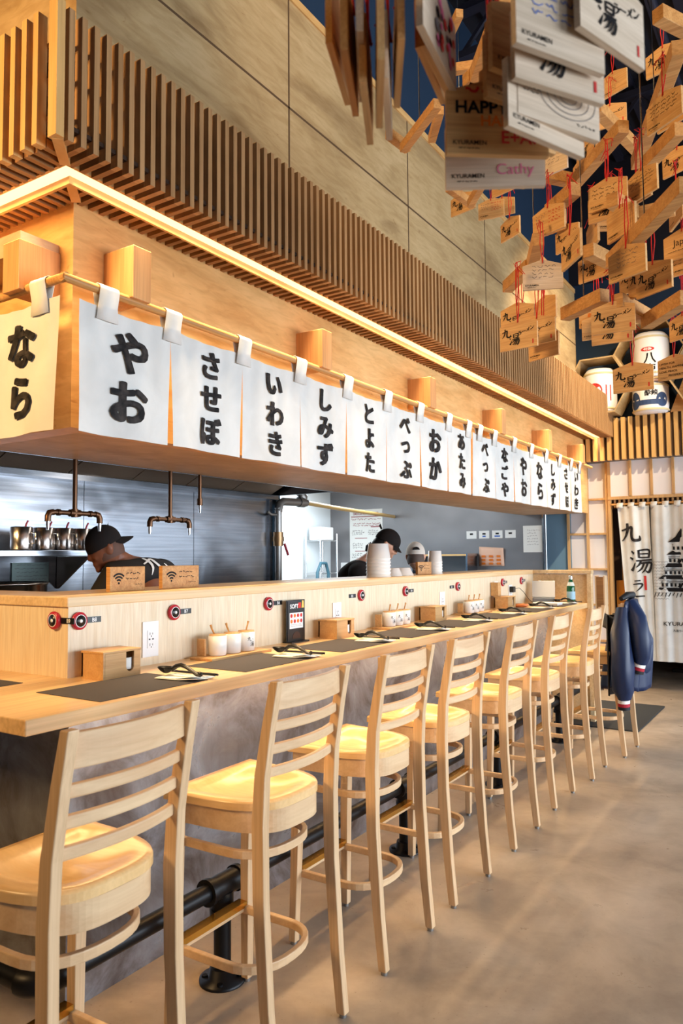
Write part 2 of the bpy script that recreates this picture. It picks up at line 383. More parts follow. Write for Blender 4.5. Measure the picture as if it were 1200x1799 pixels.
# ------------------------------------------------------------------ the setting
def sbox(name, x0, x1, y0, y1, z0, z1, m_, bevel=0):
    b = MB(); b.box(x0, x1, y0, y1, z0, z1); return struct(b.build(name, m_, bevel=bevel))
sbox('floor', -7, 4.6, -4, 13, -.1, 0, FLOOR)
sbox('ceiling', -7, 4.6, -4, 9.2, 6.2, 6.3, CEIL)
b = MB()
for i in range(34): b.box(-2.3+i*.2, -2.22+i*.2, -4, 9.0, 6.14, 6.2)
struct(b.build('ceiling_deck', CEILB))
for i, yb in enumerate((1.6, 3.6, 5.6, 7.6)):
    b = MB(); b.box(-2.4, 4.6, yb-.05, yb+.05, 5.62, 5.68); b.box(-2.4, 4.6, yb-.05, yb+.05, 6.02, 6.08)
    k = 0
    x = -2.4
    while x < 4.4: b.beam((x, yb, 5.66), (x+.35, yb, 6.04), .03, .03); b.beam((x+.35, yb, 6.04), (x+.7, yb, 5.66), .03, .03); x += .7
    struct(b.build('ceiling_beam', CEILB))
for xb in (-.9, .5):
    struct(MB().tube([(xb, -3, 5.5), (xb, 8.9, 5.5)], .03, 10).build('ceiling_conduit_trim', CEILB))
# back wall: navy above, dark above that, shoji below with the doorway
b = MB(); b.box(-2.55, 4.6, 9.0, 9.1, 3.45, 4.75); b.box(-2.55, -.2, 9.0, 9.1, 2.58, 3.45); b.box(-.4, -.2, 9.0, 9.1, 0, 2.58); b.box(-.2, 4.6, 9.0, 9.1, 0, .3); struct(b.build('wall_back', NAVY))
b = MB()
for x in (-.2, 1.3, 2.9, 4.44): b.box(x, x+.06, 9.02, 9.08, .3, 3.45)
b.box(-.2, 4.5, 9.02, 9.08, .3, .36); b.box(-.2, 4.5, 9.02, 9.08, 3.39, 3.45); struct(b.build('window_4', CEILB))  # unseen window added to brighten the reflection in the kitchen steel
b = MB(); b.box(-2.55, 4.6, 9.0, 9.1, 4.75, 6.2); struct(b.build('wall_back_upper', CEIL))
sbox('wall_bulkhead', -2.7, -2.5, 1.9, 9.0, 4.5, 6.2, NAVY)
sbox('wall_left', -7.1, -7, -4, 13, 0, 6.2, DARKWALL)
sbox('wall_left_front', -7, -4.3, 1.5, 1.6, 0, 6.2, DARKWALL)
# right wall with three wide storefront windows; sill, piers and header
b = MB(); b.box(4.5, 4.6, -4, 9.2, 0, .35); b.box(4.5, 4.6, -4, 9.2, 3.0, 6.2)
for y0, y1 in ((-4, -3.4), (.2, .6), (4.6, 5.0), (8.7, 9.2)): b.box(4.5, 4.6, y0, y1, .35, 3.0)
struct(b.build('wall_right', DARKWALL))
for i, (y0, y1) in enumerate(((-3.4, .2), (.6, 4.6), (5.0, 8.7))):
    b = MB()
    for y in (y0, (y0+y1)/2-.03, y1-.06): b.box(4.52, 4.58, y, y+.06, .35, 3.0)
    b.box(4.52, 4.58, y0, y1, .35, .41); b.box(4.52, 4.58, y0, y1, 2.94, 3.0)
    struct(b.build('window_%d' % (i+1), CEILB))
# front wall behind the camera, closed to keep daylight off the near sides
b = MB(); b.box(-7, 4.6, -4.1, -4, 0, 6.2); struct(b.build('wall_front', DARKWALL))

# shoji lattice on the back wall
b = MB(); b.box(-2.60, -2.09, 9.03, 9.06, .42, 2.6); b.box(-2.09, -.2, 8.975, 8.995, 2.17, 2.6)
struct(b.build('wall_shoji_paper', PAPER))
b = MB()
for i in range(3): b.box(-2.598+i*.228, -2.570+i*.228, 8.985, 9.03, .42, 2.6)
b.box(-2.11, -2.075, 8.965, 9.03, 0, 2.6)
for i in range(8): b.box(-1.865+i*.228, -1.837+i*.228, 8.945, 8.975, 2.17, 2.6)
for z in (.50, .915, 1.33, 1.745, 2.15): b.box(-2.60, -2.09, 8.99, 9.03, z-.012, z+.012)
b.box(-2.11, -.38, 8.955, 9.03, 2.135, 2.17)
struct(b.build('wall_shoji_trim', STUD, bevel=.002))
# door: grille over the curtain, jambs, and the room behind
b = MB(); b.box(-2.075, -.4, 9.04, 9.06, 2.04, 2.135)
struct(b.build('door_1_header', DARKWALL))
b = MB()
for i in range(32): b.box(-2.05+i*.052, -2.03+i*.052, 9.0, 9.035, 2.04, 2.135)
struct(b.build('door_1_trim', STUD))
sbox('wall_passage', -2.6, -2.10, 9.5, 9.55, 0, 2.6, DARKWALL)
b = MB(); b.box(-2.5, .3, 12.4, 12.5, 0, 3.2); b.box(-2.5, -2.45, 9.1, 12.5, 0, 3.2); b.box(-.25, -.2, 9.1, 12.5, 0, 3.2)
struct(b.build('wall_back_room', DARKWALL))
sbox('ceiling_back_room', -2.5, -.2, 9.1, 12.5, 2.62, 2.7, DARKWALL)
b = MB(); b.box(-2.07, -1.90, 9.10, 9.14, .0, 1.20); struct(b.build('door_1', mat('orange_door_wood', S(214, 140, 50), .5)))
b = MB(); b.box(-2.0, -1.98, 9.10, 9.14, 1.2, 2.1); struct(b.build('door_1_frame', STUD))
# table standing in the back room
t = thing('pedestal_table', 'black pedestal table seen under the hem of the doorway curtain', 'table', (-1.35, 10.4, 0))
MB().lathe([(.035, .03), (.035, .70)], n=14).build('post', BLACKPL, t)
b = MB(); b.beam((-.36, 0, .02), (.36, 0, .02), .07, .04); b.beam((0, -.36, .02), (0, .36, .02), .07, .04); b.build('base', BLACKPL, t, bevel=.006)
MB().box(-.35, .35, -.35, .35, .70, .735).build('tabletop', DARKWOOD, t, bevel=.004)

# slatted band above the shoji
t = thing('slat_band', 'band of pale vertical battens over the paper lattice wall', 'wall cladding', (0, 8.8, 0))
MB().box(-2.32, -.2, .06, .19, 2.58, 3.06).build('backing_board', mat('charcoal_board', S(104, 95, 90), .7), t)
b = MB()
for i in range(26): b.box(-2.30+i*.0795, -2.258+i*.0795, 0, .06, 2.58, 3.06)
b.build('battens', wood('batten_wood', S(226, 182, 116), S(208, 160, 96), 'Z', 1, .45, .12), t)

# plywood wall over the canopy, header box and soffit
PW = struct(MB().box(-2.50, -2.335, 1.763, 8.62, 3.0, 4.53).build('wall_plywood', PLY))
b = MB()
for y in (3.12, 4.49, 5.89, 7.28): b.box(-2.336, -2.3335, y-.006, y+.006, 3.0, 4.53)
b.box(-2.336, -2.3335, 1.763, 8.62, 3.914, 3.926)
struct(b.build('wall_plywood_seam_trim', mat('seam_shadow_gap', S(96, 70, 46), .8)))
b = MB(); b.box(-2.50, -2.325, 1.755, 8.62, 4.53, 4.575); struct(b.build('trim_1', PLYH))
MBp = MB(); MBp.box(-5.2, -2.50, 1.763, 1.86, 3.0, 4.53); struct(MBp.build('wall_plywood_left', PLY))
b = MB(); b.box(-2.42, -2.335, 1.763, 8.95, 1.99, 3.0); b.box(-5.2, -2.42, 1.763, 1.86, 1.99, 3.0)
struct(b.build('wall_header', PLYH))
b = MB(); b.box(-3.1, -2.42, 1.86, 8.95, 1.992, 2.04); struct(b.build('wall_soffit', PLYS))
sbox('ceiling_kitchen', -7, -2.42, 1.6, 9.0, 2.62, 2.7, PLYS)
# kitchen end wall, and the pale room at the back
sbox('wall_kitchen_end', -5.95, -2.86, 8.9, 9.0, 0, 2.62, GREYWALL)
sbox('wall_kitchen_blue', -2.86, -2.56, 9.02, 9.08, 0, 2.6, BLUEWALL)
sbox('trim_2', -2.868, -2.848, 8.88, 8.9, 0, 2.3, CHROME)
sbox('wall_kitchen_white', -6.05, -5.95, 5.4, 9.0, 0, 2.62, WHITEWALL)
sbox('wall_kitchen_partition', -6.0, -4.13, 5.30, 5.36, 0, 2.62, BLUEWALL)
b = MB()
for y0, y1 in ((.6, 3.165), (3.17, 4.175), (4.18, 5.10)): b.box(-4.13, -4.05, y0, y1, 0, 2.62)
struct(b.build('wall_kitchen_steel', STEEL))
sbox('trim_3', -4.05, -4.03, 5.08, 5.12, 0, 2.5, STEEL)

# ------------------------------------------------------------------ canopy of battens with the warm light line
Z0 = 2.845; OX = -1.991; OY = 1.433; YE = 8.9
cn = thing('slatted_canopy', 'dark wooden batten canopy running over the whole bar', 'canopy')
b = MB()
n = int((YE-OY)/.05)
for i in range(n): y = OY+.045+i*.05; b.box(OX-.035, OX, y, y+.022, Z0, 3.29)
b.build('front_screen', SLAT, cn, bevel=0)
b = MB(); b.box(OX-.042, OX, OY, OY+.03, Z0, 3.30)
for i in range(34): x = OX-.10-i*.062; b.box(x-.026, x, OY, OY+.035, Z0, 3.29)
b.build('end_screen', wood('lamplit_slat_wood', S(226, 180, 116), S(206, 158, 96), 'Z', .8, .5, .14), cn)  # same wood as the front screen, warm lamp light put into its colour
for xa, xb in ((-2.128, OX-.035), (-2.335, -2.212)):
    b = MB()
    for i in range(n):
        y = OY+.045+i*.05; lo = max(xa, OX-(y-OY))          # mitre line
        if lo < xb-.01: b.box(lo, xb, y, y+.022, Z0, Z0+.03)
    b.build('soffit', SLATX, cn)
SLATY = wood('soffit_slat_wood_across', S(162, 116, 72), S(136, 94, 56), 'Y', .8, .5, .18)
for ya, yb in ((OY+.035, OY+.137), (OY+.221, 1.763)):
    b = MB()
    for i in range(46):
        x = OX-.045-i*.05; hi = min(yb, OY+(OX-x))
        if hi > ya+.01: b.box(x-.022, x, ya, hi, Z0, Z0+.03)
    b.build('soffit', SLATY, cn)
b = MB(); d = .0
b.beam((OX-.02, OY+.02, Z0+.012), (OX-.137, OY+.137, Z0+.012), .035, .03); b.beam((OX-.221, OY+.221, Z0+.012), (OX-.33, OY+.33, Z0+.012), .035, .03)
for y0, y1, x0 in ((OY+.137, YE, -2.140), (OY+.209, YE, -2.212)): b.box(x0, x0+.012, y0 if x0 > -2.2 else OY+.209, YE, Z0+(.006 if x0 > -2.2 else -.014), Z0+.045)
b.box(-4.2, -2.1405, OY+.137, OY+.149, Z0+.006, Z0+.045); b.box(-4.2, -2.2125, OY+.209, OY+.221, Z0-.014, Z0+.045)
b.build('light_channel', PLYH, cn)
b = MB(); b.box(-2.12, -2.10, OY+.11, YE, Z0+.06, 3.22); b.box(-4.2, -2.10, OY+.11, OY+.13, Z0+.06, 3.22)
b.box(-2.335, -2.0, 1.763, YE, Z0+.045, Z0+.06); b.box(-4.2, -2.0, OY+.05, 1.763, Z0+.045, Z0+.06)
b.build('backing_board', DARKWOOD, cn)  # dark boards that paint the shade between the battens
b = MB()
for z in (2.93, 3.06, 3.18): b.box(OX-.075, OX-.035, OY+.04, YE, z, z+.02); b.box(-4.2, OX-.035, OY+.035, OY+.075, z, z+.02)
b.build('rail', SLAT, cn)
sl = thing('strip_light', 'long warm light line glowing in the canopy soffit', 'light', (0, 0, 0))
b = MB()
b.add([(-2.140, OY+.149, Z0+.014), (-2.140, YE, Z0+.014), (-2.200, YE, Z0+.014), (-2.200, OY+.209, Z0+.014)], [(0, 1, 2, 3)])
b.add([(-2.140, OY+.149, Z0+.014), (-2.200, OY+.209, Z0+.014), (-4.2, OY+.209, Z0+.014), (-4.2, OY+.149, Z0+.014)], [(0, 1, 2, 3)])
b.build('diffuser', LED, sl)
area('strip_light_tape', (-2.170, (OY+.2+YE)/2, Z0+.010), (-2.170, (OY+.2+YE)/2, 0), .05, YE-OY-.25, 62, (1, .74, .43), 58)
bpy.data.objects['strip_light_tape'].rotation_euler = (0, 0, 0)
area('strip_light_tape_left', (-3.15, OY+.18, Z0+.010), (-3.15, OY+.18, 0), 1.9, .05, 10, (1, .70, .36), 70)
bpy.data.objects['strip_light_tape_left'].rotation_euler = (0, 0, 0)

# ------------------------------------------------------------------ bar: base, worktop, divider
bar = thing('bar_counter', 'long bar with a pale wood worktop and patinated metal front', 'bar counter')
b = MB(); b.box(-2.35, -2.17, 1.646, 6.90, 0, 1.022); b.box(-3.3, -2.35, 1.646, 1.80, 0, 1.022); b.build('base', ZINC, bar)
b = MB(); b.box(-2.34, -1.83, 1.25, 6.93, 1.022, 1.067); b.box(-3.3, -2.34, 1.25, 1.77, 1.022, 1.067); b.build('worktop', COUNTER, bar, bevel=.004)
b = MB(); b.box(-2.335, -1.815, 6.93, 6.965, 0, 1.325); b.box(-1.83, -1.79, 6.90, 6.965, 0, 1.33); b.build('end_panel', CAPW, bar, bevel=.003)
b = MB(); b.box(-2.34, -1.785, 6.895, 6.975, 1.33, 1.362); b.build('end_cap', CAPW, bar, bevel=.003)
b = MB(); b.box(-1.985, -1.965, 1.42, 6.85, 1.012, 1.0215); b.build('under_counter_light', LEDU, bar)
dv = thing('counter_divider', 'pale ribbed wood divider with a thick cap behind the worktop', 'divider')
b = MB(); b.box(-2.60, -2.335, 1.763, 6.95, 1.067, 1.325); b.box(-3.3, -2.60, 1.763, 2.0, 1.067, 1.325); b.build('panel', BAMBOO, dv)
b = MB(); b.box(-2.80, -2.325, 1.752, 6.95, 1.325, 1.362); b.box(-3.3, -2.80, 1.752, 2.02, 1.325, 1.362); b.build('cap', CAPW, dv, bevel=.004)

# black pipe foot rail
fr = thing('foot_rail', 'black iron pipe foot rail on flanged posts along the bar', 'foot rail')
b = MB(); XR = -1.865; ZR = .33
b.tube([(XR, 1.42, ZR), (XR, 6.85, ZR)], .031, 16); b.build('rail', BLACKIRON, fr)
b = MB(); pts = [(XR, 1.44, ZR)]
for k in range(9): a = k/8*PI/2; pts.append((XR-.06+.06*math.cos(a), 1.36-.06*math.sin(a)+.02, ZR))
b.tube(pts, .038, 14); b.tube([(XR-.05, 1.32, ZR), (-3.2, 1.32, ZR)], .031, 14); b.build('elbow', BLACKIRON, fr)
for y in (2.075, 3.456, 4.74, 6.1):
    b = MB(); b.tube([(XR, y, .012), (XR, y, ZR)], .031, 16); b.tube([(XR, y, ZR-.085), (XR, y, ZR-.02)], .040, 16); b.tube([(XR, y-.075, ZR), (XR, y+.075, ZR)], .041, 16)
    b.tube([(XR, y-.085, ZR), (XR, y-.066, ZR)], .047, 16); b.tube([(XR, y+.066, ZR), (XR, y+.085, ZR)], .047, 16); b.tube([(XR, y, ZR-.1), (XR, y, ZR-.08)], .046, 16)
    p = b.build('post', BLACKIRON, fr)
    b = MB(); b.lathe([(.082, 0), (.082, .012), (.05, .016), (.044, .05), (.04, .05)], (XR, y, 0.0), 24)
    for k in range(4): a = k*PI/2+.6; b.lathe([(.011, .012), (.011, .02)], (XR+.063*math.cos(a), y+.063*math.sin(a), 0), 6)
    b.build('flange', BLACKIRON, p)

# ------------------------------------------------------------------ bar stools
def leg_bm(pts, wx, wy):
    """a leg swept through points (x,y,z) with section sizes"""
    b = MB(); vs = []; fs = []
    for i, (x, y, z) in enumerate(pts):
        a, c = wx[i]/2, wy[i]/2; vs += [(x-a, y-c, z), (x+a, y-c, z), (x+a, y+c, z), (x-a, y+c, z)]
    n = len(pts)
    for i in range(n-1):
        for k in range(4): fs.append((i*4+k, i*4+(k+1)%4, i*4+4+(k+1)%4, i*4+4+k))
    fs += [(3, 2, 1, 0), tuple((n-1)*4+k for k in range(4))]
    b.add(vs, fs); return b
def seat_outline(inset=0.0, n=40):
    """front straight edge at -x, rounded back at +x"""
    pts = []; hw = .215-inset; x0 = -.205+inset
    for k in range(n+1):
        a = -PI/2+PI*k/n
        sx, sy = math.cos(a), math.sin(a)
        px = (abs(sx)**.62)*(.385-2*inset*.5); py = math.copysign(abs(sy)**.62, sy)*(.205-inset)
        pts.append((x0+px, py))
    return [(x0, -hw)]+pts[1:-1]+[(x0, hw)]
def make_stool(label):
    t = thing('bar_stool', label, 'bar stool', (0, 0, 0), 0, 'beech bar stools along the bar')
    # seat: dished top and rim
    out = seat_outline(); n = len(out); b = MB(); cx, cy = -.03, 0; rings = [1.0, .985, .9, .78, .64, .48, .32, .16]
    zs = [-.007, 0, 0, -.001, -.012, -.021, -.023, -.0235]; vs = []; fs = []
    for r_, z_ in zip(rings, zs):
        for (x, y) in out:
            sd = .004*math.cos(y*18)*(1-r_) if r_ < .9 else 0
            vs.append((cx+(x-cx)*r_, cy+(y-cy)*r_, .768+z_+sd))
    for i in range(len(rings)-1):
        for k in range(n): fs.append((i*n+k, i*n+(k+1)%n, (i+1)*n+(k+1)%n, (i+1)*n+k))
    fs.append(tuple((len(rings)-1)*n+k for k in range(n)))
    b.add(vs, fs, 0, True)
    low = [(cx+(x-cx), cy+(y-cy), .740) for x, y in out]; top = vs[:n]
    b.add(list(low)+list(top), [(k, (k+1)%n, n+(k+1)%n, n+k) for k in range(n)], 0); b.add(low, [tuple(reversed(range(n)))], 0)
    b.build('seat', SEATM, t)
    ap = seat_outline(.014); b = MB(); b.prism(ap, (0, 0, .672), (1, 0, 0), (0, 1, 0), .0675); b.build('apron', BEECHY, t, bevel=.002)
    for sy in (-1, 1):
        y = sy*.188
        b = leg_bm([(.205, y, .012), (.186, y, .2), (.166, y, .5), (.163, y, .72), (.172, y, .86), (.200, y, 1.02), (.226, y, 1.14)],
                   [.032, .036, .042, .044, .040, .034, .028], [.030]*7)
        lg = b.build('leg', BEECH, t, bevel=.003)
        MB().lathe([(.012, 0), (.012, .013)], (.205, y, 0), 12).build('foot_glide', GREYPIPE, lg)
        y = sy*.178
        b = leg_bm([(-.198, sy*.188, .012), (-.188, y, .4), (-.180, y, .70)], [.030, .036, .038], [.030, .036, .038])
        lg = b.build('leg', BEECH, t, bevel=.003)
        MB().lathe([(.012, 0), (.012, .013)], (-.198, sy*.188, 0), 12).build('foot_glide', GREYPIPE, lg)
    # back rails bowed backwards
    def rail(z, h, x0, w_, lift=0):
        b = MB(); pts = []
        for k in range(15): u = -1+2*k/14; pts.append((x0+.030*(1-u*u)-.006, u*.186, z+h/2))
        b.sweep(pts, w_, h); return b
    rail(1.050, .078, .205, .020).build('top_rail', BEECHY, t, bevel=.003)
    for z, x0 in ((.985, .191), (.917, .179), (.848, .169)): rail(z, .030, x0, .020).build('back_slat', BEECHY, t, bevel=.005)
    # bentwood rings
    def ring(z, r_in, x_open, h, w_):
        pts = []; hy = .158
        for k in range(4): pts.append((-.19+(.13+.19)*k/4*.55, -hy, z))
        for k in range(17): a = -PI/2+PI*k/16; pts.append((.0+.14*abs(math.cos(a))**.8, hy*math.copysign(abs(math.sin(a))**.85, math.sin(a)), z))
        for k in range(3, -1, -1): pts.append((-.19+(.13+.19)*k/4*.55, hy, z))
        b = MB(); b.sweep(pts, w_, h); return b
    ring(.600, 0, 0, .026, .018).build('upper_ring', BEECHY, t, bevel=.003)
    ring(.262, 0, 0, .026, .020).build('lower_ring', BEECHY, t, bevel=.003)
    b = MB(); b.box(-.208, -.180, -.165, .165, .255, .287); fb = b.build('footrest', BEECHY, t, bevel=.002)
    b = MB(); b.box(-.211, -.176, -.160, .160, .2865, .290); b.box(-.176, -.1745, -.160, .160, .270, .290); b.build('brass_plate', BRASS, fb)
    return t
stool_labels = ['pale beech ladder-back stool nearest the camera at the left end of the bar', 'second beech stool from the near end of the bar',
 'third beech stool from the near end of the bar', 'fourth beech stool, in front of the third jar set', 'fifth beech stool counted from the near end of the bar',
 'third beech stool back from the wooden end panel of the bar', 'beech stool before the last one, beside the wooden end panel', 'last beech stool by the doorway with a jacket over its back']
stool0 = make_stool(stool_labels[0])
ys = [(1.215, -1.59, .03), (1.935, -1.59, .01), (2.60, -1.60, 0), (3.205, -1.60, -.01), (3.925, -1.60, .01), (4.645, -1.61, 0), (5.34, -1.575, .02), (6.05, -1.51, -.03)]
for i, (y, x, rz) in enumerate(ys):
    if i == 0: stool0.location = (x, y, 0); stool0.rotation_euler = (0, 0, rz)
    else: dup(stool0, stool_labels[i], (x, y, 0), rz)

# ------------------------------------------------------------------ noren over the bar
NX = -2.20; RZ_ = 2.487; CT = 2.43; CB = 1.953
def fold(u, z, ph):
    """gentle drape: u runs along the rod in metres, z is height"""
    k = (CT-z)/(CT-CB)
    return .010*k*math.sin(u*9.1+ph)+.006*k*math.sin(u*23+ph*2)+.003*math.sin(u*61+ph)*(1-k)
def noren(label, along, start, bounds, words, ph):
    """along 'Y': cloth hangs in the plane x = NX reading towards +y; along 'X': in the plane y = OYR reading towards +x"""
    t = thing('noren_curtain', label, 'noren curtain')
    def P(u, z, off=0.0):
        dd = fold(u, z, ph)+off
        return (NX+dd, u, z) if along == 'Y' else (u, 1.628-dd, z)
    ud = Vector((0, 1, 0)) if along == 'Y' else Vector((1, 0, 0))
    for i, wd in enumerate(words):
        a, c = bounds[i], bounds[i+1]; g = .006
        rg = random.Random(i+ph*10); l0, l1 = rg.uniform(-.012, .006), rg.uniform(-.012, .006)
        def fn(u, v, a=a, c=c, l0=l0, l1=l1):
            k = 1-v; ga = g*min(1, max(0, k*1.6-.25))*1.4
            uu_ = a+ga+(c-a-2*ga)*u+(l0*(1-u)+l1*u)*k; z = CB+(CT-CB)*v-.012*math.sin(u*PI)*v*v
            return P(uu_, z)
        b = MB(); b.grid(fn, 40, 20); pn = b.build('panel', CLOTH, t)
        chars = list(wd); n = len(chars); size = {2: .172, 3: .128}[n]; gap = {2: .19, 3: .142}[n]
        zc = 2.185+gap*(n-1)/2; b = MB(); uc = (a+c)/2+.01
        for k, ch in enumerate(chars):
            def wf(p):
                u_ = p.y if along == 'Y' else p.x
                return Vector(P(u_, p.z, .006))
            o = P(uc, zc-k*gap); o = (NX, uc, zc-k*gap) if along == 'Y' else (uc, 1.628, zc-k*gap)
            for q in range(9):
                e = Vector((0, 0, 0)) if q == 8 else (ud*math.cos(q*PI/4)*1.25+Vector((0, 0, 1))*math.sin(q*PI/4)*.8)*size*.034
                b.text(ch, Vector(o)+e, ud, (0, 0, 1), size, 0, .012, 'C', lambda p, q=q: wf(p)+(Vector((1, 0, 0)) if along == 'Y' else Vector((0, -1, 0)))*.00025*q, 1.08)
        b.build('lettering', INK, pn)
    hem = MB()
    for j, u0 in enumerate(bounds):
        w_ = .088; first, last = j == 0, j == len(bounds)-1
        uc = u0+(w_/2+.075 if first and along == 'Y' else 0)-(w_/2+.012 if last else 0)
        if along == 'X' and last: uc = u0-.10
        pts = []
        for k in range(9): a_ = PI*k/8; pts.append((.021*math.cos(a_), RZ_+.021*math.sin(a_)))
        prof = [(.008, CT-.055), (.010, CT)]+pts+[(-.010, CT), (-.008, CT-.03)]
        b = MB(); vs = []
        for (dx, z) in prof:
            for s_ in (-1, 1):
                u_ = uc+s_*(w_/2)*(1.15 if z < CT-.01 else 1); vs.append((NX+dx, u_, z) if along == 'Y' else (u_, 1.628-dx, z))
        b.add(vs, [(2*i, 2*i+1, 2*i+3, 2*i+2) for i in range(len(prof)-1)], 0, True)
        b.build('loop', CLOTH, t, solid=.002)
    return t
noren('near white noren of eight panels hung along the bar front', 'Y', 0, [1.690, 2.135, 2.579, 3.017, 3.462, 3.912, 4.345, 4.787, 5.190], ['やお', 'させぼ', 'いわき', 'しみず', 'とよた', 'べっぷ', 'おか', 'あたみ'], .4)
noren('far white noren of seven panels hung along the bar front', 'Y', 0, [5.230, 5.655, 6.101, 6.545, 6.975, 7.395, 7.796, 8.170], ['べっぷ', 'なごや', 'やお', 'なら', 'しみず', 'させぼ', 'いわき'], 1.7)
noren('cream noren on the short left side of the bar, lit warm', 'X', 0, [-3.56, -3.115, -2.67, -2.228], ['やお', 'させぼ', 'なら'], 2.9)
rd = thing('curtain_rod', 'round wooden rod on square blocks carrying the noren', 'curtain rod')
b = MB(); b.tube([(NX, 1.628-.012, RZ_), (NX, 8.62, RZ_)], .0165, 14); b.tube([(NX+.012, 1.628, RZ_), (-3.6, 1.628, RZ_)], .0165, 14); b.build('rod', RODW, rd)
for y in (1.95, 3.22, 4.49, 5.80, 7.03, 8.2):
    MB().box(-2.336, -2.165, y-.045, y+.045, 2.49, 2.695).build('bracket_block', BLOCK, rd, bevel=.003)
for x in (-2.46, -3.4):
    MB().box(x-.05, x+.05, 1.59, 1.764, 2.478, 2.665).build('bracket_block', BLOCK, rd, bevel=.003)

# ------------------------------------------------------------------ on the worktop
ORD = ['first', 'second', 'third', 'fourth', 'fifth', 'sixth', 'seventh', 'eighth', 'ninth']
WT = 1.067
def plate(name, m_, x0, x1, y0, y1, z0, z1, bevel=0): b = MB(); b.box(x0, x1, y0, y1, z0, z1); return b.build(name, m_, bevel=bevel)
pm = tag(plate('placemat', MATD, -.157, .157, -.235, .235, 0, .0015), '', 'placemat', 'charcoal placemats on the worktop')
# napkin: a folded square of white paper, slightly lifted at one corner
b = MB(); b.grid(lambda u, v: (-.09+.18*u, -.06+.12*v, .0035+.010*max(0, u-.6)*max(0, .5-v)*4), 8, 6); b.grid(lambda u, v: (-.085+.165*u, -.055+.10*v, .0062+.012*max(0, u-.55)*max(0, .6-v)*4), 8, 6)
nk = tag(b.build('napkin', PAPERW, solid=.0015), '', 'napkin', 'white napkins under the soup spoons')
def spoon_mesh():
    b = MB()
    # deep ramen spoon: bowl at -x, arched handle hooked at +x
    def bowl(u, v):
        a = u*2*PI; r_ = v; x = -.062+.036*r_*math.cos(a); y = .024*r_*math.sin(a); return (x, y, .004+.020*r_*r_)
    b.grid(bowl, 20, 6, closed_u=True)
    def bowl2(u, v):
        p = bowl(u, v); return (p[0], p[1], p[2]+.003)
    b.grid(bowl2, 20, 6, closed_u=True)
    pts = [(-.03, 0, .022), (-.012, 0, .033), (.01, 0, .038), (.035, 0, .032), (.06, 0, .020), (.082, 0, .009), (.096, 0, .0055), (.103, 0, .009), (.102, 0, .014), (.095, 0, .016)]
    b.tube(pts, [.009, .0085, .008, .0075, .007, .0065, .006, .0055, .005, .0045], 10)
    return b.build('soup_spoon', BLACKPL)
sp = tag(spoon_mesh(), '', 'spoon', 'black ramen spoons on the napkins')
b = MB(); b.tube([(-.115, 0, .004), (.10, .0, .0055), (.115, 0, .0055)], [.0022, .0042, .0042], 8)
cs = tag(b.build('chopstick', BLACKPL), '', 'chopstick', 'black chopsticks beside the spoons')
firsts = True
for k in range(8):
    yc = 1.525+.676*k+.235
    at = ORD[k]+' place setting from the near end of the bar'
    for o, nm, x, y, z, rz in ((pm, 'charcoal woven placemat of the '+at, -2.02, yc, WT+.0004, 0), (nk, 'white folded napkin of the '+at, -1.955, yc+.215, WT+.002, .10),
                               (sp, 'black arched soup spoon of the '+at, -1.975, yc+.205, WT+.0115, .06), (cs, 'black chopstick by the spoon, '+at, -1.955, yc+.245, WT+.0125, .02), (cs, 'black chopstick set outermost, '+at, -1.950, yc+.258, WT+.0125, -.02)):
        if k == 0 and o['label'] == '': c = o
        else: c = dup(o)
        c['label'] = nm; c.location = (x, y, z); c.rotation_euler = (0, 0, rz)
c = dup(pm, 'charcoal placemat on the short left side of the worktop', (-2.62, 1.46, WT+.0004), PI/2)

# tissue boxes
def tissue_box(label, y, tissue=True):
    t = thing('tissue_box', label, 'tissue box', (-2.232, y, WT), 0, 'wooden tissue boxes on the worktop')
    b = MB(); w_, l, h = .118, .172, .092
    b.box(-w_/2, w_/2, -l/2, l/2, 0, .008); b.box(-w_/2, -w_/2+.008, -l/2, l/2, .008, h); b.box(-w_/2, w_/2, -l/2, -l/2+.008, .008, h); b.box(-w_/2, w_/2, l/2-.008, l/2, .008, h)
    # front face with a rounded slot cut down from its top edge
    sl_ = [(-l/2, 0), (l/2, 0), (l/2, h), (.055, h)]
    s0, s1 = .018, .055; zc = h*.42
    arc = [((s0+s1)/2+(s1-s0)/2*math.cos(a), zc+.0-(s1-s0)/2*math.sin(a)) for a in [PI*k/10 for k in range(11)]]
    poly = [(-l/2+.0085, .0085), (l/2-.0085, .0085), (l/2-.0085, h), (s1, h)]+arc+[(s0, h), (-l/2+.0085, h)]
    b.prism(poly, (w_/2-.008, 0, 0), (0, 1, 0), (0, 0, 1), .0085)
    b.build('box', BOXW, t)
    MB().box(-w_/2-.002, w_/2+.002, -l/2-.002, l/2+.002, h+.0005, h+.009).build('lid', BOXW, t, bevel=.0015)
    b = MB(); b.grid(lambda u, v: (w_/2-.0105+.004*math.sin(u*PI), s0+.003+(s1-s0-.006)*u, zc-.012+(h*.5-.004)*v), 6, 4); b.build('tissue', PAPERW, t, solid=.001)
    return t
tissue_box('wooden tissue box at the near left end of the divider', 1.876)
tissue_box('wooden tissue box beside the upright menu stand', 3.39)
tissue_box('wooden tissue box between the second and third jar trays', 4.57)
tissue_box('wooden tissue box past the third jar tray, under a small upright menu', 5.91)

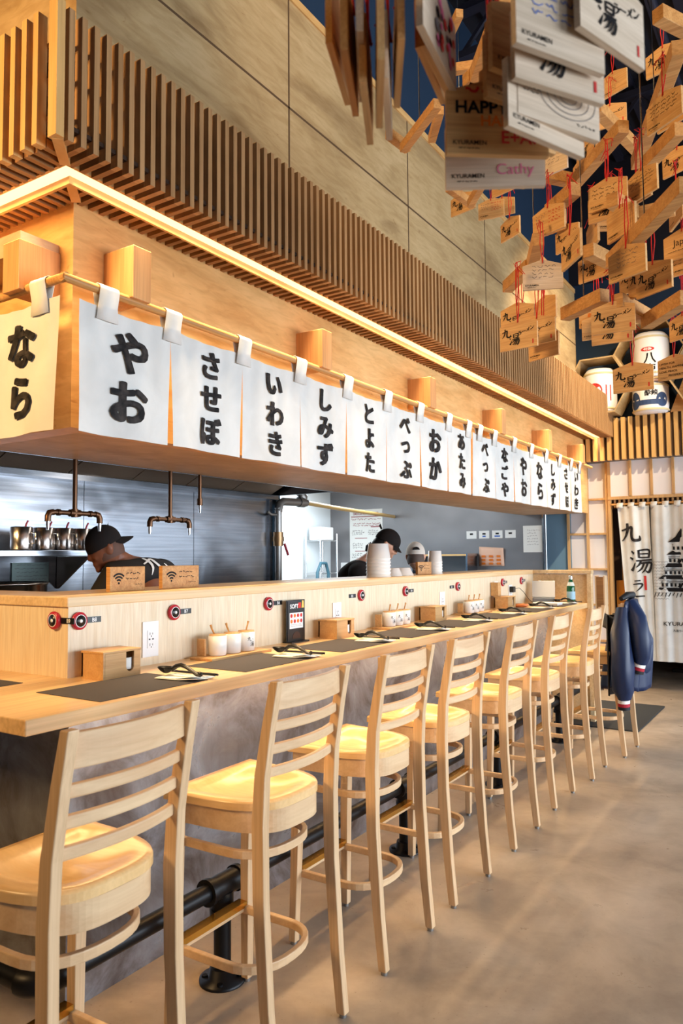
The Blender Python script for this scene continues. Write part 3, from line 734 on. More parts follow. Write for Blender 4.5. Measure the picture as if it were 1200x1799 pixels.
# condiment jars on wooden trays
def jar(label, x, y, turn, logo=True):
    t = thing('condiment_jar', label, 'jar', (x, y, WT+.0135), turn, 'white ceramic condiment jars')
    b = MB(); b.lathe([(.035, 0), (.0385, .003), (.040, .04), (.0405, .083), (.037, .085), (.036, .078)], n=28); b.build('pot', CERAMIC, t)
    b = MB(); b.lathe([(.0, .0815), (.0365, .0815), (.0365, .09), (.0, .09)], n=28); b.build('lid', BOXW, t)
    if logo:
        b = MB()
        def wr(p): a = p.y/.0412; return Vector((.0412*math.cos(a), .0412*math.sin(a), p.z))
        tmp = MB(); brush(tmp, K9, (.0, -.012, .045), (0, 1, 0), (0, 0, 1), .02); brush(tmp, KYU, (0, .002, .022), (0, 1, 0), (0, 0, 1), .021); brush(tmp, KRA, (0, .010, .047), (0, 1, 0), (0, 0, 1), .01)
        b.add([wr(Vector(v)) for v in tmp.v], tmp.f, 0); b.build('lettering', INK, t)
    b = MB(); b.tube([(-.012, .006, .088), (-.022, .018, .112), (-.026, .024, .128)], [.0035, .004, .0055], 8); b.build('spoon_handle', RODW, t)
    return t
places = ['near tray', 'middle tray', 'far tray']
for k, y0 in enumerate((2.45, 3.97, 5.17)):
    t = thing('condiment_tray', ['low wooden tray under the jars nearest the camera', 'low wooden tray under the middle jars', 'low wooden tray under the farthest jars'][k], 'tray', (-2.235, y0+.10, WT), 0, 'wooden jar trays')
    b = MB(); b.box(-.065, .065, -.20, .20, 0, .012); b.build('base', BOXW, t, bevel=.002)
    MB().box(-.065, -.02, -.155, -.145, .012, .085).build('end_board', BOXW, t, bevel=.002)
    for j in range(3):
        jar(['first', 'second', 'third'][j]+' white lidded jar on the '+places[k], -2.232, y0+j*.095, [.9, .75, -.42][j] if k == 0 else -.55-.05*j, not (k == 0 and j < 2))

# sockets and call buttons on the divider
def outlet(label, y):
    t = thing('wall_outlet', label, 'power outlet', (-2.3345, y, 1.172), 0, 'white power outlets on the divider')
    MB().box(0, .006, -.043, .043, -.072, .072).build('plate', WHITE, t, bevel=.002)
    b = MB(); b.box(.006, .0085, -.019, .019, -.036, .036); f = b.build('socket_face', WHITE, t, bevel=.001)
    b = MB()
    for zz in (.022, -.022):
        b.box(.0084, .0088, -.008, -.0055, zz-.005, zz+.005); b.box(.0084, .0088, .0055, .008, zz-.004, zz+.004); b.box(.0084, .0088, -.0025, .0025, zz-.012, zz-.008)
    for yy in (-.009, .009): b.box(.0084, .0088, yy-.004, yy+.004, -.003, .003)
    b.build('slots', BLACKPL, t); return t
for y, l in ((2.157, 'white power outlet nearest the left corner of the divider'), (3.546, 'white power outlet above the second tissue box'), (4.925, 'white power outlet above the third tissue box'), (6.31, 'white power outlet with a black charger plugged in')): outlet(l, y)
def call_button(label, y, text_, ly, face='X'):
    loc = (-2.3345, y, 1.272) if face == 'X' else (y, 1.7625, 1.275)
    t = thing('call_button', label, 'call button', loc, 0 if face == 'X' else -PI/2, 'round red and black table call buttons')
    def ax(prof, nm, m_):
        tmp = MB(); tmp.lathe(prof, n=28); b = MB(); b.v = [(z, x, y_) for x, y_, z in tmp.v]; b.f = tmp.f; b.m = tmp.m; b.sm = tmp.sm; return b.build(nm, m_, t)
    ax([(.031, 0), (.0335, .006), (.033, .012), (.029, .016), (.0, .016)], 'rim', REDPL)
    ax([(.0215, .0155), (.021, .0172), (.0, .0175)], 'face', BLACKPL); ax([(.0065, .017), (.006, .0195), (.0, .020)], 'button', WHITEP)
    tmp = ax([(.0240, .0155), (.0238, .0166), (.0215, .0168), (.0213, .0155)], 'ring', WHITEP)
    d = ly-y if face == 'X' else (y-ly)
    b = MB(); b.box(0, .0022, d-.037, d+.037, -.011, .011); pl = b.build('number_plate', BLACKPL, t)
    sg = 1
    b = MB(); b.text(text_, (.0028, d+(.006 if d > 0 else -.004), 0), (0, 1, 0), (0, 0, 1), .021, 0, .01); b.build('lettering', WHITEP, pl)
    return t
call_button('call button B8 on the divider front, right by its left corner', 1.806, 'B8', 1.872)
call_button('call button B7 above the near jar tray', 2.285, 'B7', 2.355)
call_button('call button B6 just left of the menu stand', 2.925, 'B6', 3.005)
call_button('call button B5 with its plate on the left, past the second outlet', 3.806, 'B5', 3.715)
call_button('call button B4 above the middle jar tray', 4.364, 'B4', 4.45)
call_button('call button B3 with its plate on the left, above the far jar tray', 5.195, 'B3', 5.10)
call_button('call button B2 just before the last outlet', 6.123, 'B2', 6.20)
call_button('call button B1 nearest the end panel of the bar', 6.591, 'B1', 6.665)
call_button('call button B9 on the short left face of the divider', -2.405, 'B9', -2.475, 'Y')

# menu stand
t = thing('menu_stand', 'black framed upright menu card standing on the worktop', 'menu', (-2.30, 3.115, WT), 0)
b = MB(); b.box(-.03, .03, -.075, .075, 0, .006); b.build('base', BLACKPL, t)
b = MB(); b.box(-.006, .0, -.078, .078, .004, .215); b.build('frame', BLACKPL, t, bevel=.001)
b = MB(); b.box(.0, .0022, -.072, .072, .01, .21, 0); b.box(.0022, .0026, -.058, .058, .07, .15, 1)
for r_ in range(2):
    for c_ in range(4): b.lathe([(.0, 0), (.010, 0)], (.0, 0, 0), 10) if False else b.prism([(.010*math.cos(a), .010*math.sin(a)) for a in [k*PI/5 for k in range(10)]], (.0027, -.042+.028*c_, .135-.028*r_), (0, 1, 0), (0, 0, 1), .0004, [4, 5, 4, 4, 5, 4, 5, 4][r_*4+c_])
b.prism([(.036*math.cos(a), .036*math.sin(a)) for a in [k*PI/10 for k in range(11)]], (.0027, 0, .018), (0, 1, 0), (0, 0, 1), .0006, 2)
b.text('SOFT', (.003, -.018, .183), (0, 1, 0), (0, 0, 1), .030, 1, .03); b.prism([(-.012, -.014), (.012, -.014), (.012, .014), (-.012, .014)], (.0024, .028, .186), (0, 1, 0), (0, 0, 1), .0006, 4)
b.prism([(-.011, -.018), (.011, -.018), (.008, .018), (-.006, .02)], (.0024, .056, .19), (0, 1, 0), (0, 0, 1), .0006, 6)
scribble(b, (.003, -.06, .205), (0, 1, 0), (0, 0, 1), .07, 1, .008, 3, .001, 3); scribble(b, (.003, -.05, .088), (0, 1, 0), (0, 0, 1), .1, 2, .008, 3, .001, 4)
b.build('menu_card', [BLACKPL, WHITEP, DARKWALL, GREYP, REDP, ORANGEP, YELLOWP], t)
t = thing('menu_holder', 'small wooden upright holder with a white menu behind the last tissue box', 'menu', (-2.318, 5.93, WT+.102), 0)
MB().box(-.012, .05, -.075, -.01, 0, .11).build('holder', BOXW, t, bevel=.002)
b = MB(); b.box(-.012, -.006, -.01, .07, 0, .115, 0)
for k in range(3): b.box(-.0058, -.0055, .005, .05, .085-.022*k, .097-.022*k, 1)
b.build('menu_card', [PAPERW, GREYP], t)

# end of the bar: tablet, tray, charger, dish, bottle
t = thing('payment_tablet', 'silver tablet terminal standing at the far end of the worktop', 'tablet', (-2.17, 6.72, WT), .25)
b = MB(); b.hexa([(-.10, -.010, .055), (.10, -.010, .055), (.10, .0, .05), (-.10, .0, .05), (-.10, .035, .20), (.10, .035, .20), (.10, .045, .196), (-.10, .045, .196)]); b.build('screen_back', mat('silver_shell', S(206, 208, 210), .35, .4), t, bevel=.002)
b = MB(); b.box(-.095, .095, -.05, .06, 0, .05); b.build('base', GREYB, t, bevel=.006)
tag(plate('paper_tray', WHITE, -.11, .11, -.075, .075, 0, .022, .004), 'flat white tray lying before the silver tablet', 'tray').location = (-2.06, 6.48, WT)
t = thing('charger', 'black charger block plugged into the last outlet, with a thin cable', 'charger', (-2.326, 6.305, 1.20))
MB().box(0, .035, -.028, .028, -.02, .03).build('block', BLACKPL, t, bevel=.003)
b = MB(); b.tube([(.03, .03, .012), (.05, .08, .015), (.06, .15, -.02), (.07, .24, -.08), (.07, .33, -.118), (.09, .36, -.128)], .0025, 6); b.build('cable', BLACKPL, t)
t = thing('order_dish', 'small copper coloured dish at the far end of the worktop', 'dish', (-2.20, 6.14, WT)); 
b = MB(); b.lathe([(.0, .004), (.06, .004), (.085, .022), (.088, .022), (.062, 0), (.0, 0)], n=26); b.build('dish', mat('copper_wood', S(196, 120, 70), .35), t)
t = thing('water_bottle', 'green glass water bottle with a pale blue label by the end panel', 'bottle', (-1.945, 6.80, WT))
b = MB(); b.lathe([(.0, .002), (.034, .002), (.037, .008), (.037, .13), (.034, .155), (.020, .195), (.0145, .215), (.0145, .235)], n=26); b.build('glass', GLASSG, t)
b = MB(); b.lathe([(.0376, .035), (.0378, .036), (.0378, .105), (.0376, .106)], n=26); b.build('label', LABELB, t)
b = MB(); b.lathe([(.0158, .215), (.0162, .24), (.015, .25), (0, .25)], n=18); b.build('cap', CHROME, t)
b = MB(); b.lathe([(.0346, .157), (.0225, .19)], n=26); b.build('neck_label', mat('silver_label', S(190, 200, 200), .4), t)

# on the divider cap
CZ = 1.3625
def wifi_sign(label, y0, y1, x, rz, h=.104):
    w_ = y1-y0; t = thing('wifi_sign', label, 'sign', (x, (y0+y1)/2, CZ), rz, 'wooden internet signs on the divider cap')
    MB().box(-.025, 0, -w_/2, w_/2, 0, h).build('board', PINE, t, bevel=.002)
    b = MB()
    cy, cz = -w_*.26, h*.33; s_ = h*.38
    for rr_ in (.35, .68, 1.0):
        b.stroke([(s_*rr_*math.sin(a), s_*rr_*math.cos(a)) for a in [-.8+1.6*k/8 for k in range(9)]], [s_*.19]*9, (.0006, cy, cz), (0, 1, 0), (0, 0, 1), 1, 0)
    b.prism([(s_*.13*math.cos(a), s_*.13*math.sin(a)) for a in [k*PI/5 for k in range(10)]], (.0003, cy, cz), (0, 1, 0), (0, 0, 1), .0004)
    for z in (.70, .48): scribble(b, (.0006, -w_*.08, h*z), (0, 1, 0), (0, 0, 1), w_*.5, 1, h*.1, 0, h*.03, int(z*100))
    scribble(b, (.0006, w_*.2, h*.24), (0, 1, 0), (0, 0, 1), w_*.22, 1, h*.07, 0, h*.018, 8)
    b.build('lettering', BLACK, t)
wifi_sign('wooden internet sign nearest the left corner, in front of the stooping cook', 2.105, 2.300, -2.52, .02)
wifi_sign('paler wooden internet sign right of the stooping cook', 2.425, 2.650, -2.54, -.05)
wifi_sign('small wooden internet sign beside the far white bowl stack', 5.02, 5.16, -2.55, -.35, .095)
def stack(label, x, y, r0, r1, h, nb, rz=0, logo=False):
    t = thing('paper_bowl', label, 'bowl stack', (x, y, CZ), rz)
    return t
wb = None
def paper_bowl(label, group, loc, r0, r1, h):
    t = thing('paper_bowl', label, 'bowl', loc, 0, group)
    b = MB(); b.lathe([(r0+.003, 0), (r0+.003, .006), (r0, .008), (r1, h), (r1-.004, h+.001), (0, h+.001)], n=30); b.build('bowl', CERAMIC, t); return t
for k in range(6):
    paper_bowl(['white paper bowl at the foot of the tall stack on the divider', 'white paper bowl second from the bottom of the tall stack', 'white paper bowl third from the bottom of the tall stack', 'white paper bowl third from the top of the tall stack', 'white paper bowl second from the top of the tall stack', 'topmost white paper bowl of the tall stack hiding the cook in a headscarf'][k],
               'tall stack of white paper bowls', (-2.57, 4.43, CZ+k*.024), .083, .068, .105-.0*k)
b = MB(); 
for k in range(5):
    paper_bowl(['white cup at the foot of the slim stack beside the small sign', 'white cup second from the bottom of the slim stack', 'middle white cup of the slim stack', 'white cup second from the top of the slim stack', 'topmost white cup of the slim stack beside the small sign'][k], 'slim stack of white cups', (-2.57, 5.31, CZ+k*.022), .056, .050, .09)
for k, (y, r_) in enumerate(((4.66, .06), (4.80, .075))):
    paper_bowl(['small upturned white dish right of the tall bowl stack', 'wider upturned white dish left of the small sign'][k], 'upturned white dishes', (-2.58, y, CZ), r_, r_*.7, .055)

# ------------------------------------------------------------------ kitchen
t = thing('exhaust_hood', 'long stainless exhaust hood over the cooking line', 'exhaust hood', (0, 0, 0))
b = MB(); b.box(-3.14, -3.10, 1.9, 5.10, 1.995, 2.55); b.box(-4.05, -3.14, 1.9, 5.10, 2.55, 2.60); b.box(-4.04, -3.14, 5.06, 5.10, 2.03, 2.55); b.build('shell', STEEL, t)
b = MB()
for k in range(6):
    y = 1.95+k*.51; b.hexa([(-3.95, y, 2.035), (-3.17, y, 2.40), (-3.17, y+.50, 2.40), (-3.95, y+.50, 2.035), (-3.96, y, 2.06), (-3.18, y, 2.425), (-3.18, y+.50, 2.425), (-3.96, y+.50, 2.06)])
b.build('baffle_filters', STEELD, t)
b = MB(); b.box(-4.045, -3.93, 1.9, 5.08, 1.995, 2.03); b.build('gutter', STEEL, t)
b = MB(); b.tube([(-3.10, 1.9, 1.998), (-3.10, 5.1, 1.998)], .007, 8); b.build('front_lip', CHROME, t)
def faucet(label, y, z, bar_):
    t = thing('water_tap', label, 'tap', (-3.08, y, 1.99), 0, 'bronze pipe taps hanging under the hood')
    h = z-1.99
    b = MB(); b.tube([(0, 0, 0), (0, 0, h)], .0115, 10)
    b.tube([(0, 0, h-.02), (0, 0, h+.02)], .017, 10); b.build('drop_pipe', BRONZE, t)
    if bar_:
        b = MB(); b.tube([(0, -.13, h), (0, .13, h)], .012, 10)
        for s_ in (-1, 1):
            b.tube([(0, s_*.12, h), (0, s_*.142, h-.004), (0, s_*.15, h-.02), (0, s_*.15, h-.045)], .0155, 10)
            b.tube([(0, s_*.085, h), (0, s_*.10, h)], .0165, 10)
        b.tube([(0, -.03, h), (0, .03, h)], .018, 10); b.build('cross_pipe', BRONZE, t)
        for s_ in (-1, 1):
            MB().tube([(0, s_*.15, h-.045), (0, s_*.15, h-.062), (.0, s_*.15, h-.085)], [.009, .009, .0065], 10).build('spout', CHROME, t)
    else:
        MB().tube([(0, 0, h-.02), (0, 0, h-.04), (0, 0, h-.065)], [.009, .009, .0065], 10).build('spout', CHROME, t)
faucet('bronze pipe tap with two spouts above the stooping cook', 2.355, 1.725, True)
faucet('bronze pipe tap with two spouts right of the stooping cook', 2.99, 1.718, True)
faucet('single short bronze pipe tap hanging farthest right under the hood', 3.226, 1.83, False)
t = thing('cook_range', 'stainless cooking range along the steel kitchen wall', 'cooking range', (0, 0, 0))
b = MB(); b.box(-4.045, -3.62, 2.1, 5.0, .08, .92); b.build('body', STEEL, t, bevel=.006)
b = MB(); b.box(-4.045, -3.60, 2.1, 5.0, .92, .95); b.build('top', STEELD, t)
for k in range(6): MB().lathe([(.024, 0), (.024, .03), (0, .03)], (0, 0, 0), 14).build('knob', BLACKPL, t, (-3.61, 2.4+k*.45, .86)).rotation_euler = (0, PI/2, 0)
t = thing('stock_pot', 'wide steel stock pot behind the left end of the divider', 'pot', (-3.775, 2.40, .952))
b = MB(); b.lathe([(0, .004), (.24, .004), (.25, .012), (.25, .41), (.262, .418), (.255, .425), (.244, .415), (.244, .05), (0, .05)], n=36); b.build('pot', mat('pot_steel', S(200, 190, 180), .2, 1), t)
for s_ in (-1, 1):
    MB().tube([(.0-.05, s_*.25, .33), (-.05, s_*.29, .335), (.05, s_*.29, .335), (.05, s_*.25, .33)], .008, 8).build('handle', CHROME, t)
t = thing('wall_shelf', 'stainless wall shelf carrying four steel canisters', 'shelf', (0, 0, 0))
MB().box(-4.045, -3.72, .9, 3.03, 1.518, 1.552).build('board', STEEL, t, bevel=.003)
for y in (1.6, 2.985):
    b = MB(); b.prism([(0, 0), (.30, 0), (.0, -.20)], (-4.045, y, 1.517), (1, 0, 0), (0, 0, 1), .02); b.build('bracket', STEELD, t)
cl = ['leftmost', 'second from left', 'third from left', 'rightmost']
for k, y in enumerate((2.553, 2.698, 2.825, 2.955)):
    t = thing('steel_canister', cl[k]+' of the four steel canisters on the kitchen shelf', 'canister', (-3.80, y, 1.5525), 0, 'steel canisters on the kitchen shelf')
    b = MB(); b.lathe([(0, .002), (.058, .002), (.060, .008), (.060, .128), (.056, .132), (.053, .126), (.053, .02), (0, .02)], n=24); b.build('can', mat('can_steel%d' % k, S(214, 206, 200), .22, 1) if k == 0 else MATS['can_steel0'], t)
    b = MB(); b.tube([(.056, .02, .10), (.085, .03, .095), (.085, .03, .04), (.056, .02, .035)], .005, 8); b.build('handle', CHROME, t)
    MB().tube([(.0, 0, .06), (.01, .022+.01*(k % 2), .15), (.014, .03+.01*(k % 2), .168)], .0055, 8).build('ladle_grip', REDPL, t)
t = thing('notice_sheet', 'greenish printed sheet taped on the steel wall behind the stock pot', 'notice', (-4.044, 2.78, 1.42))
b = MB(); b.box(0, .003, -.125, .125, -.062, .062, 0)
for k in range(5): scribble(b, (.0035, -.11, .045-.022*k), (0, 1, 0), (0, 0, 1), .21, 1, .012, 1, .002, k+20)
b.build('sheet', [mat('pale_green_paper', S(150, 170, 168), .7), GREYP], t)
# gas pipe with valve
t = thing('gas_pipe', 'upright grey gas pipe with brass valve at the end of the steel wall', 'pipe', (-3.99, 5.15, 0))
b = MB(); b.tube([(0, 0, .0), (0, 0, 1.93)], .032, 14); b.tube([(0, 0, 1.90), (0, .02, 1.965), (0, .07, 1.99), (0, .42, 2.0)], .036, 14); b.tube([(0, .30, 2.0), (0, .38, 2.0)], .046, 14)
b.tube([(0, .36, 2.0), (0, .38, 2.05), (0, .30, 2.10), (-.02, .12, 2.12)], .04, 14); b.build('riser', GREYPIPE, t)
b = MB(); b.tube([(0, 0, 1.60), (0, 0, 1.72)], .045, 14); b.tube([(0, .0, 1.64), (0, 0, 1.68)], .052, 8); b.build('valve', mat('valve_brass', S(150, 120, 88), .35, .8), t)
MB().tube([(.03, .05, 1.62), (.04, .09, 1.52)], .011, 8).build('lever', REDPL, t)
MB().tube([(0, -.02, 1.87), (0, -.10, 1.87), (0, -.15, 1.89)], .012, 8).build('tap_cock', GREYPIPE, t)
t = tag(MB().tube([(-4.0, 5.60, 2.0), (-4.35, 6.6, 2.02), (-4.9, 8.88, 2.04)], .022, 10).build('supply_pipe', mat('yellow_pipe', S(206, 168, 100), .4)), 'thin yellowish pipe running from the gas riser along the back kitchen', 'pipe')
# wire rack in the pale room
t = thing('wire_rack', 'chrome wire rack standing against the bright wall at the back', 'rack', (-5.78, 8.42, 0))
for sx_ in (-.12, .12):
    for sy_ in (-.20, .20): MB().tube([(sx_, sy_, 0), (sx_, sy_, 1.82)], .012, 8).build('post', CHROME, t)
for z in (.3, .8, 1.28, 1.72):
    b = MB()
    for s_ in (-.12, .12): b.tube([(s_, -.2, z), (s_, .2, z)], .007, 6)
    for k in range(9): b.tube([(-.12, -.2+.05*k, z), (.12, -.2+.05*k, z)], .004, 6)
    b.build('shelf', CHROME, t)
tag(plate('storage_box', WHITE, -.10, .10, -.15, .15, 0, .18, .01), 'white box on the top shelf of the wire rack', 'box').location = (-5.78, 8.42, 1.728)
tag(MB().tube([(-5.6, 8.05, 1.0), (-5.6, 8.06, 1.30), (-5.6, 8.14, 1.42), (-5.6, 8.26, 1.42), (-5.6, 8.32, 1.28), (-5.58, 8.28, 1.05)], .022, 10).build('hose', mat('dark_teal_hose', S(60, 100, 116), .5)), 'dark hose looped in front of the wire rack', 'hose')
# things on the grey end wall
YW = 8.898
t = thing('first_aid_poster', 'white emergency first aid poster with red print on the grey kitchen wall', 'poster', (-5.355, YW, 1.735))
b = MB(); b.box(-.265, .265, -.003, 0, -.425, .425, 0)
b.text('EMERGENCY FIRST AID', (0, -.0036, .365), (1, 0, 0), (0, 0, 1), .050, 1, .012, 'C', None, .80)
b.box(-.24, .24, -.0036, -.003, .318, .330, 1)
def fx(mb, x, z, w_, rows, rh, mi, sd): scribble(mb, (x, -.0037, z), (1, 0, 0), (0, 0, 1), w_, rows, rh, mi, .006, sd)
fx(b, -.24, .28, .48, 1, .03, 1, 1); fx(b, -.24, .22, .48, 2, .028, 1, 2); b.box(.08, .24, -.0036, -.003, .172, .184, 1)
for j, z in enumerate((.12, -.06, -.20, -.31)):
    fx(b, -.23, z, .20, 3, .026, 2, 5+j); fx(b, .03, z, .2, 3, .026, 2, 15+j); b.box(-.18, .02, -.0036, -.003, z-.10, z-.092, 1)
b.build('sheet', [PAPERW, mat('maroon_print', S(150, 56, 60), .6), GREYP], t)
for k, x in enumerate((-3.785, -3.615, -3.44, -3.27)):
    t = thing('wall_card', ['leftmost small white card in the row of four on the grey wall', 'second small white card in the row of four, with a blue mark', 'third small white card in the row of four, with a wide blue mark', 'rightmost small white card in the row of four, plain'][k], 'card', (x, YW, 1.765), 0, 'small white cards on the grey kitchen wall')
    b = MB(); b.box(-.068, .068, -.006, 0, -.048, .05, 0); b.box(-.022, .022, -.0064, -.006, .0, .022, 1)
    if k in (1, 2): b.box(-.022-.015*(k-1), .022+.015*(k-1), -.0064, -.006, -.03, -.012, 2)
    b.build('card', [WHITEP, BLACK, BLUEP], t)
t = thing('paper_notice', 'plain white paper notice at the right end of the grey wall', 'notice', (-2.99, YW, 1.70))
b = MB(); b.box(-.118, .118, -.003, 0, -.162, .162, 0)
for k in range(6): fx(b, -.07, .10-.034*k, .15, 1, .02, 1, 40+k)
b.build('sheet', [PAPERW, mat('light_grey_print', S(180, 178, 176), .7)], t)
t = thing('price_sheet', 'salmon coloured printed sheet with curling corner standing on the kitchen counter', 'menu', (-3.52, 8.893, 1.49))
b = MB(); b.grid(lambda u, v: (-.165+.33*u, -.05*max(0, u-.7)*2*v, -.12+.245*v-.02*u*v), 8, 6, 0)
for r_ in range(3):
    for c_ in range(3): b.box(-.13+.10*c_, -.08+.10*c_, -.012, -.010, .0-.045*r_-.01, .025-.045*r_-.01, 1)
b.build('sheet', [SALMON, ORANGEP], t, solid=.002)
t = thing('heat_lamp_shelf', 'steel pass shelf holding plates below the white cards', 'shelf', (-4.10, 8.72, 1.53))
MB().box(-.40, .40, -.16, .17, -.03, .0).build('board', STEEL, t); 
for s_ in (-.38, .38): MB().box(s_-.012, s_+.012, -.15, .16, -.58, -.03).build('leg', STEEL, t)
b = MB(); b.box(-.40, .38, -.162, -.158, -.028, -.006, 0); b.build('ticket_rail', mat('ticket_rail', S(220, 180, 120), .4), t)
t = thing('prep_counter', 'stainless prep counter along the grey end wall', 'counter', (-4.3, 8.60, 0))
MB().box(-1.3, 1.3, -.28, .28, 0, .93).build('body', STEEL, t, bevel=.004)
tag(plate('switch_plate', WHITE, -.055, .055, -.005, 0, -.06, .06, .002), 'white switch plate left of the first aid poster', 'switch').location = (-5.72, YW, 1.36)

# ------------------------------------------------------------------ people
def skin(verts, edges, radii, root, sub=2):
    me = bpy.data.meshes.new('tmp'); me.from_pydata([tuple(v) for v in verts], edges, []); o = bpy.data.objects.new('tmp', me); COL.objects.link(o)
    md = o.modifiers.new('s', 'SKIN'); md.use_smooth_shade = True; o.modifiers.new('d', 'SUBSURF').levels = sub
    for i, r_ in enumerate(radii):
        sv = me.skin_vertices[0].data[i]; sv.radius = r_ if isinstance(r_, tuple) else (r_, r_); sv.use_root = (i == root)
    bpy.context.view_layer.update(); dg = bpy.context.evaluated_depsgraph_get(); ev = o.evaluated_get(dg)
    out = bpy.data.meshes.new_from_object(ev); V = [v.co.copy() for v in out.vertices]; F = [tuple(p.vertices) for p in out.polygons]
    bpy.data.objects.remove(o); bpy.data.meshes.remove(me); bpy.data.meshes.remove(out); return V, F
def remesh(mb, voxel):
    me = bpy.data.meshes.new('tmp'); me.from_pydata(mb.v, [], mb.f)
    bm = bmesh.new(); bm.from_mesh(me); bmesh.ops.remove_doubles(bm, verts=bm.verts, dist=.00005); bmesh.ops.recalc_face_normals(bm, faces=bm.faces); bm.to_mesh(me); bm.free()
    o = bpy.data.objects.new('tmp', me); COL.objects.link(o)
    md = o.modifiers.new('r', 'REMESH'); md.mode = 'VOXEL'; md.voxel_size = voxel; md.use_smooth_shade = True
    sm = o.modifiers.new('s', 'SMOOTH'); sm.factor = .5; sm.iterations = 3
    bpy.context.view_layer.update(); dg = bpy.context.evaluated_depsgraph_get(); out = bpy.data.meshes.new_from_object(o.evaluated_get(dg))
    par = list(range(len(out.vertices)))
    def root(a):
        while par[a] != a: par[a] = par[par[a]]; a = par[a]
        return a
    for e in out.edges:
        a, c = root(e.vertices[0]), root(e.vertices[1])
        if a != c: par[a] = c
    cnt = {}
    for i in range(len(par)): r_ = root(i); cnt[r_] = cnt.get(r_, 0)+1
    big = max(cnt, key=cnt.get); ix = {}; keep = []
    for i in range(len(par)):
        if root(i) == big: ix[i] = len(keep); keep.append(tuple(out.vertices[i].co))
    b = MB(); b.add(keep, [tuple(ix[i] for i in p.vertices) for p in out.polygons if p.vertices[0] in ix], 0, True)
    bpy.data.objects.remove(o); bpy.data.meshes.remove(me); bpy.data.meshes.remove(out); return b
def person(label, J, skinm, shirtm, capf):
    pelvis = Vector(J['pelvis']); base = Vector((pelvis.x, pelvis.y, 0)); t = thing('person', label, 'person', base)
    L = {k: (Vector(v)-base if k not in ('face', 'side') else Vector(v).normalized()) for k, v in J.items()}
    # head frame
    f = L['face']; sd = L['side']; sd = (sd-f*sd.dot(f)).normalized(); upv = f.cross(sd)
    if upv.z < 0: upv = -upv
    hc = L['head']
    V = []; E = []; Rr = []
    def add(p, r_, par=None):
        V.append(p); Rr.append(r_)
        if par is not None: E.append((par, len(V)-1))
        return len(V)-1
    pe = add(L['pelvis'], (.145, .11)); wa = add(L['pelvis'].lerp(L['chest'], .45), (.135, .105), pe); ch = add(L['chest'], (.155, .12), wa)
    up_ = add(L['chest'].lerp(L['neck'], .6), (.11, .09), ch); nk_ = add(L['neck'], .056, up_); add(L['neck'].lerp(hc, .75), .054, nk_)
    for s_ in ('L', 'R'):
        sh = add(L['sh'+s_], .064, up_); el = add(L['el'+s_], .043, sh); fa = add(L['el'+s_].lerp(L['wr'+s_], .35), .041, el); wr = add(L['wr'+s_], .028, fa)
        d = (L['wr'+s_]-L['el'+s_]).normalized(); pal = add(L['wr'+s_]+d*.055, (.034, .022), wr)
        a = d.cross(Vector((0, 0, 1))).normalized(); dn = Vector((0, 0, -1))
        for q, (off, ln) in enumerate(((-.033, .066), (-.011, .078), (.011, .074), (.032, .058))):
            k1 = add(V[pal]+d*.035+a*off, .0148, pal); k2 = add(V[k1]+d*ln*.5+dn*.010, .014, k1); add(V[k2]+d*ln*.35+dn*.024, .0135, k2)
        ths = -1 if s_ == 'L' else 1
        k1 = add(V[wr]+d*.025+a*ths*.036, .012, wr); add(V[k1]+d*.035+a*ths*.018+dn*.012, .010, k1)
    for s_ in (-1, 1):
        hp = add(L['pelvis']+sd*s_*.095+Vector((0, 0, -.08)), .088, pe); kn = add(Vector((L['pelvis'].x, L['pelvis'].y, .50))+sd*s_*.11+Vector((f.x, f.y, 0))*.03, .062, hp)
        an = add(Vector((L['pelvis'].x, L['pelvis'].y, .09))+sd*s_*.12, .042, kn); add(V[an]+Vector((f.x, f.y, 0)).normalized()*.15+Vector((0, 0, -.045)), .036, an)
    sv, sf = skin(V, E, Rr, 0, 3)
    b = MB(); b.add(sv, sf)
    # head: egg with jaw, brow, nose, lips and ears
    def H(x, y, z): return hc+f*x+sd*y+upv*z
    vs = []; nu, nv = 28, 20
    for j in range(nv+1):
        ph = -PI/2+PI*j/nv
        for i in range(nu):
            th = 2*PI*i/nu; x, y, z = math.cos(ph)*math.cos(th), math.cos(ph)*math.sin(th), math.sin(ph)
            wz = 1-.22*max(0, -z)**1.3; X = x*.097*(1 if x > 0 else 1.0); Yy = y*.076*wz; Z = z*.120
            if x > 0 and z < 0: X *= 1+.10*max(0, -z)*(1-abs(y)); X -= .02*max(0, -z-.55)
            if x < 0: X *= 1-.25*max(0, -z)
            vs.append(H(X, Yy, Z))
    fs = [(j*nu+i, j*nu+(i+1)%nu, (j+1)*nu+(i+1)%nu, (j+1)*nu+i) for j in range(nv) for i in range(nu)]
    b.add(vs, fs)
    def blob(c, rx, ry, rz_):
        vs = []
        for j in range(9):
            ph = -PI/2+PI*j/8
            for i in range(12): th = 2*PI*i/12; vs.append(H(c[0]+rx*math.cos(ph)*math.cos(th), c[1]+ry*math.cos(ph)*math.sin(th), c[2]+rz_*math.sin(ph)))
        b.add(vs, [(j*12+i, j*12+(i+1)%12, (j+1)*12+(i+1)%12, (j+1)*12+i) for j in range(8) for i in range(12)])
    blob((.096, 0, -.022), .020, .015, .020); blob((.094, 0, .0), .012, .010, .028); blob((.086, 0, -.062), .014, .025, .008); blob((.084, 0, -.076), .013, .022, .009)
    blob((.080, 0, -.102), .018, .024, .016); blob((.086, 0, .030), .010, .050, .009)
    for s_ in (-1, 1): blob((-.005, s_*.076, -.012), .022, .010, .032); blob((-.012, s_*.084, .0), .016, .007, .026); blob((.076, s_*.034, -.03), .014, .016, .014)
    bd = remesh(b, .008).build('body', skinm, t)
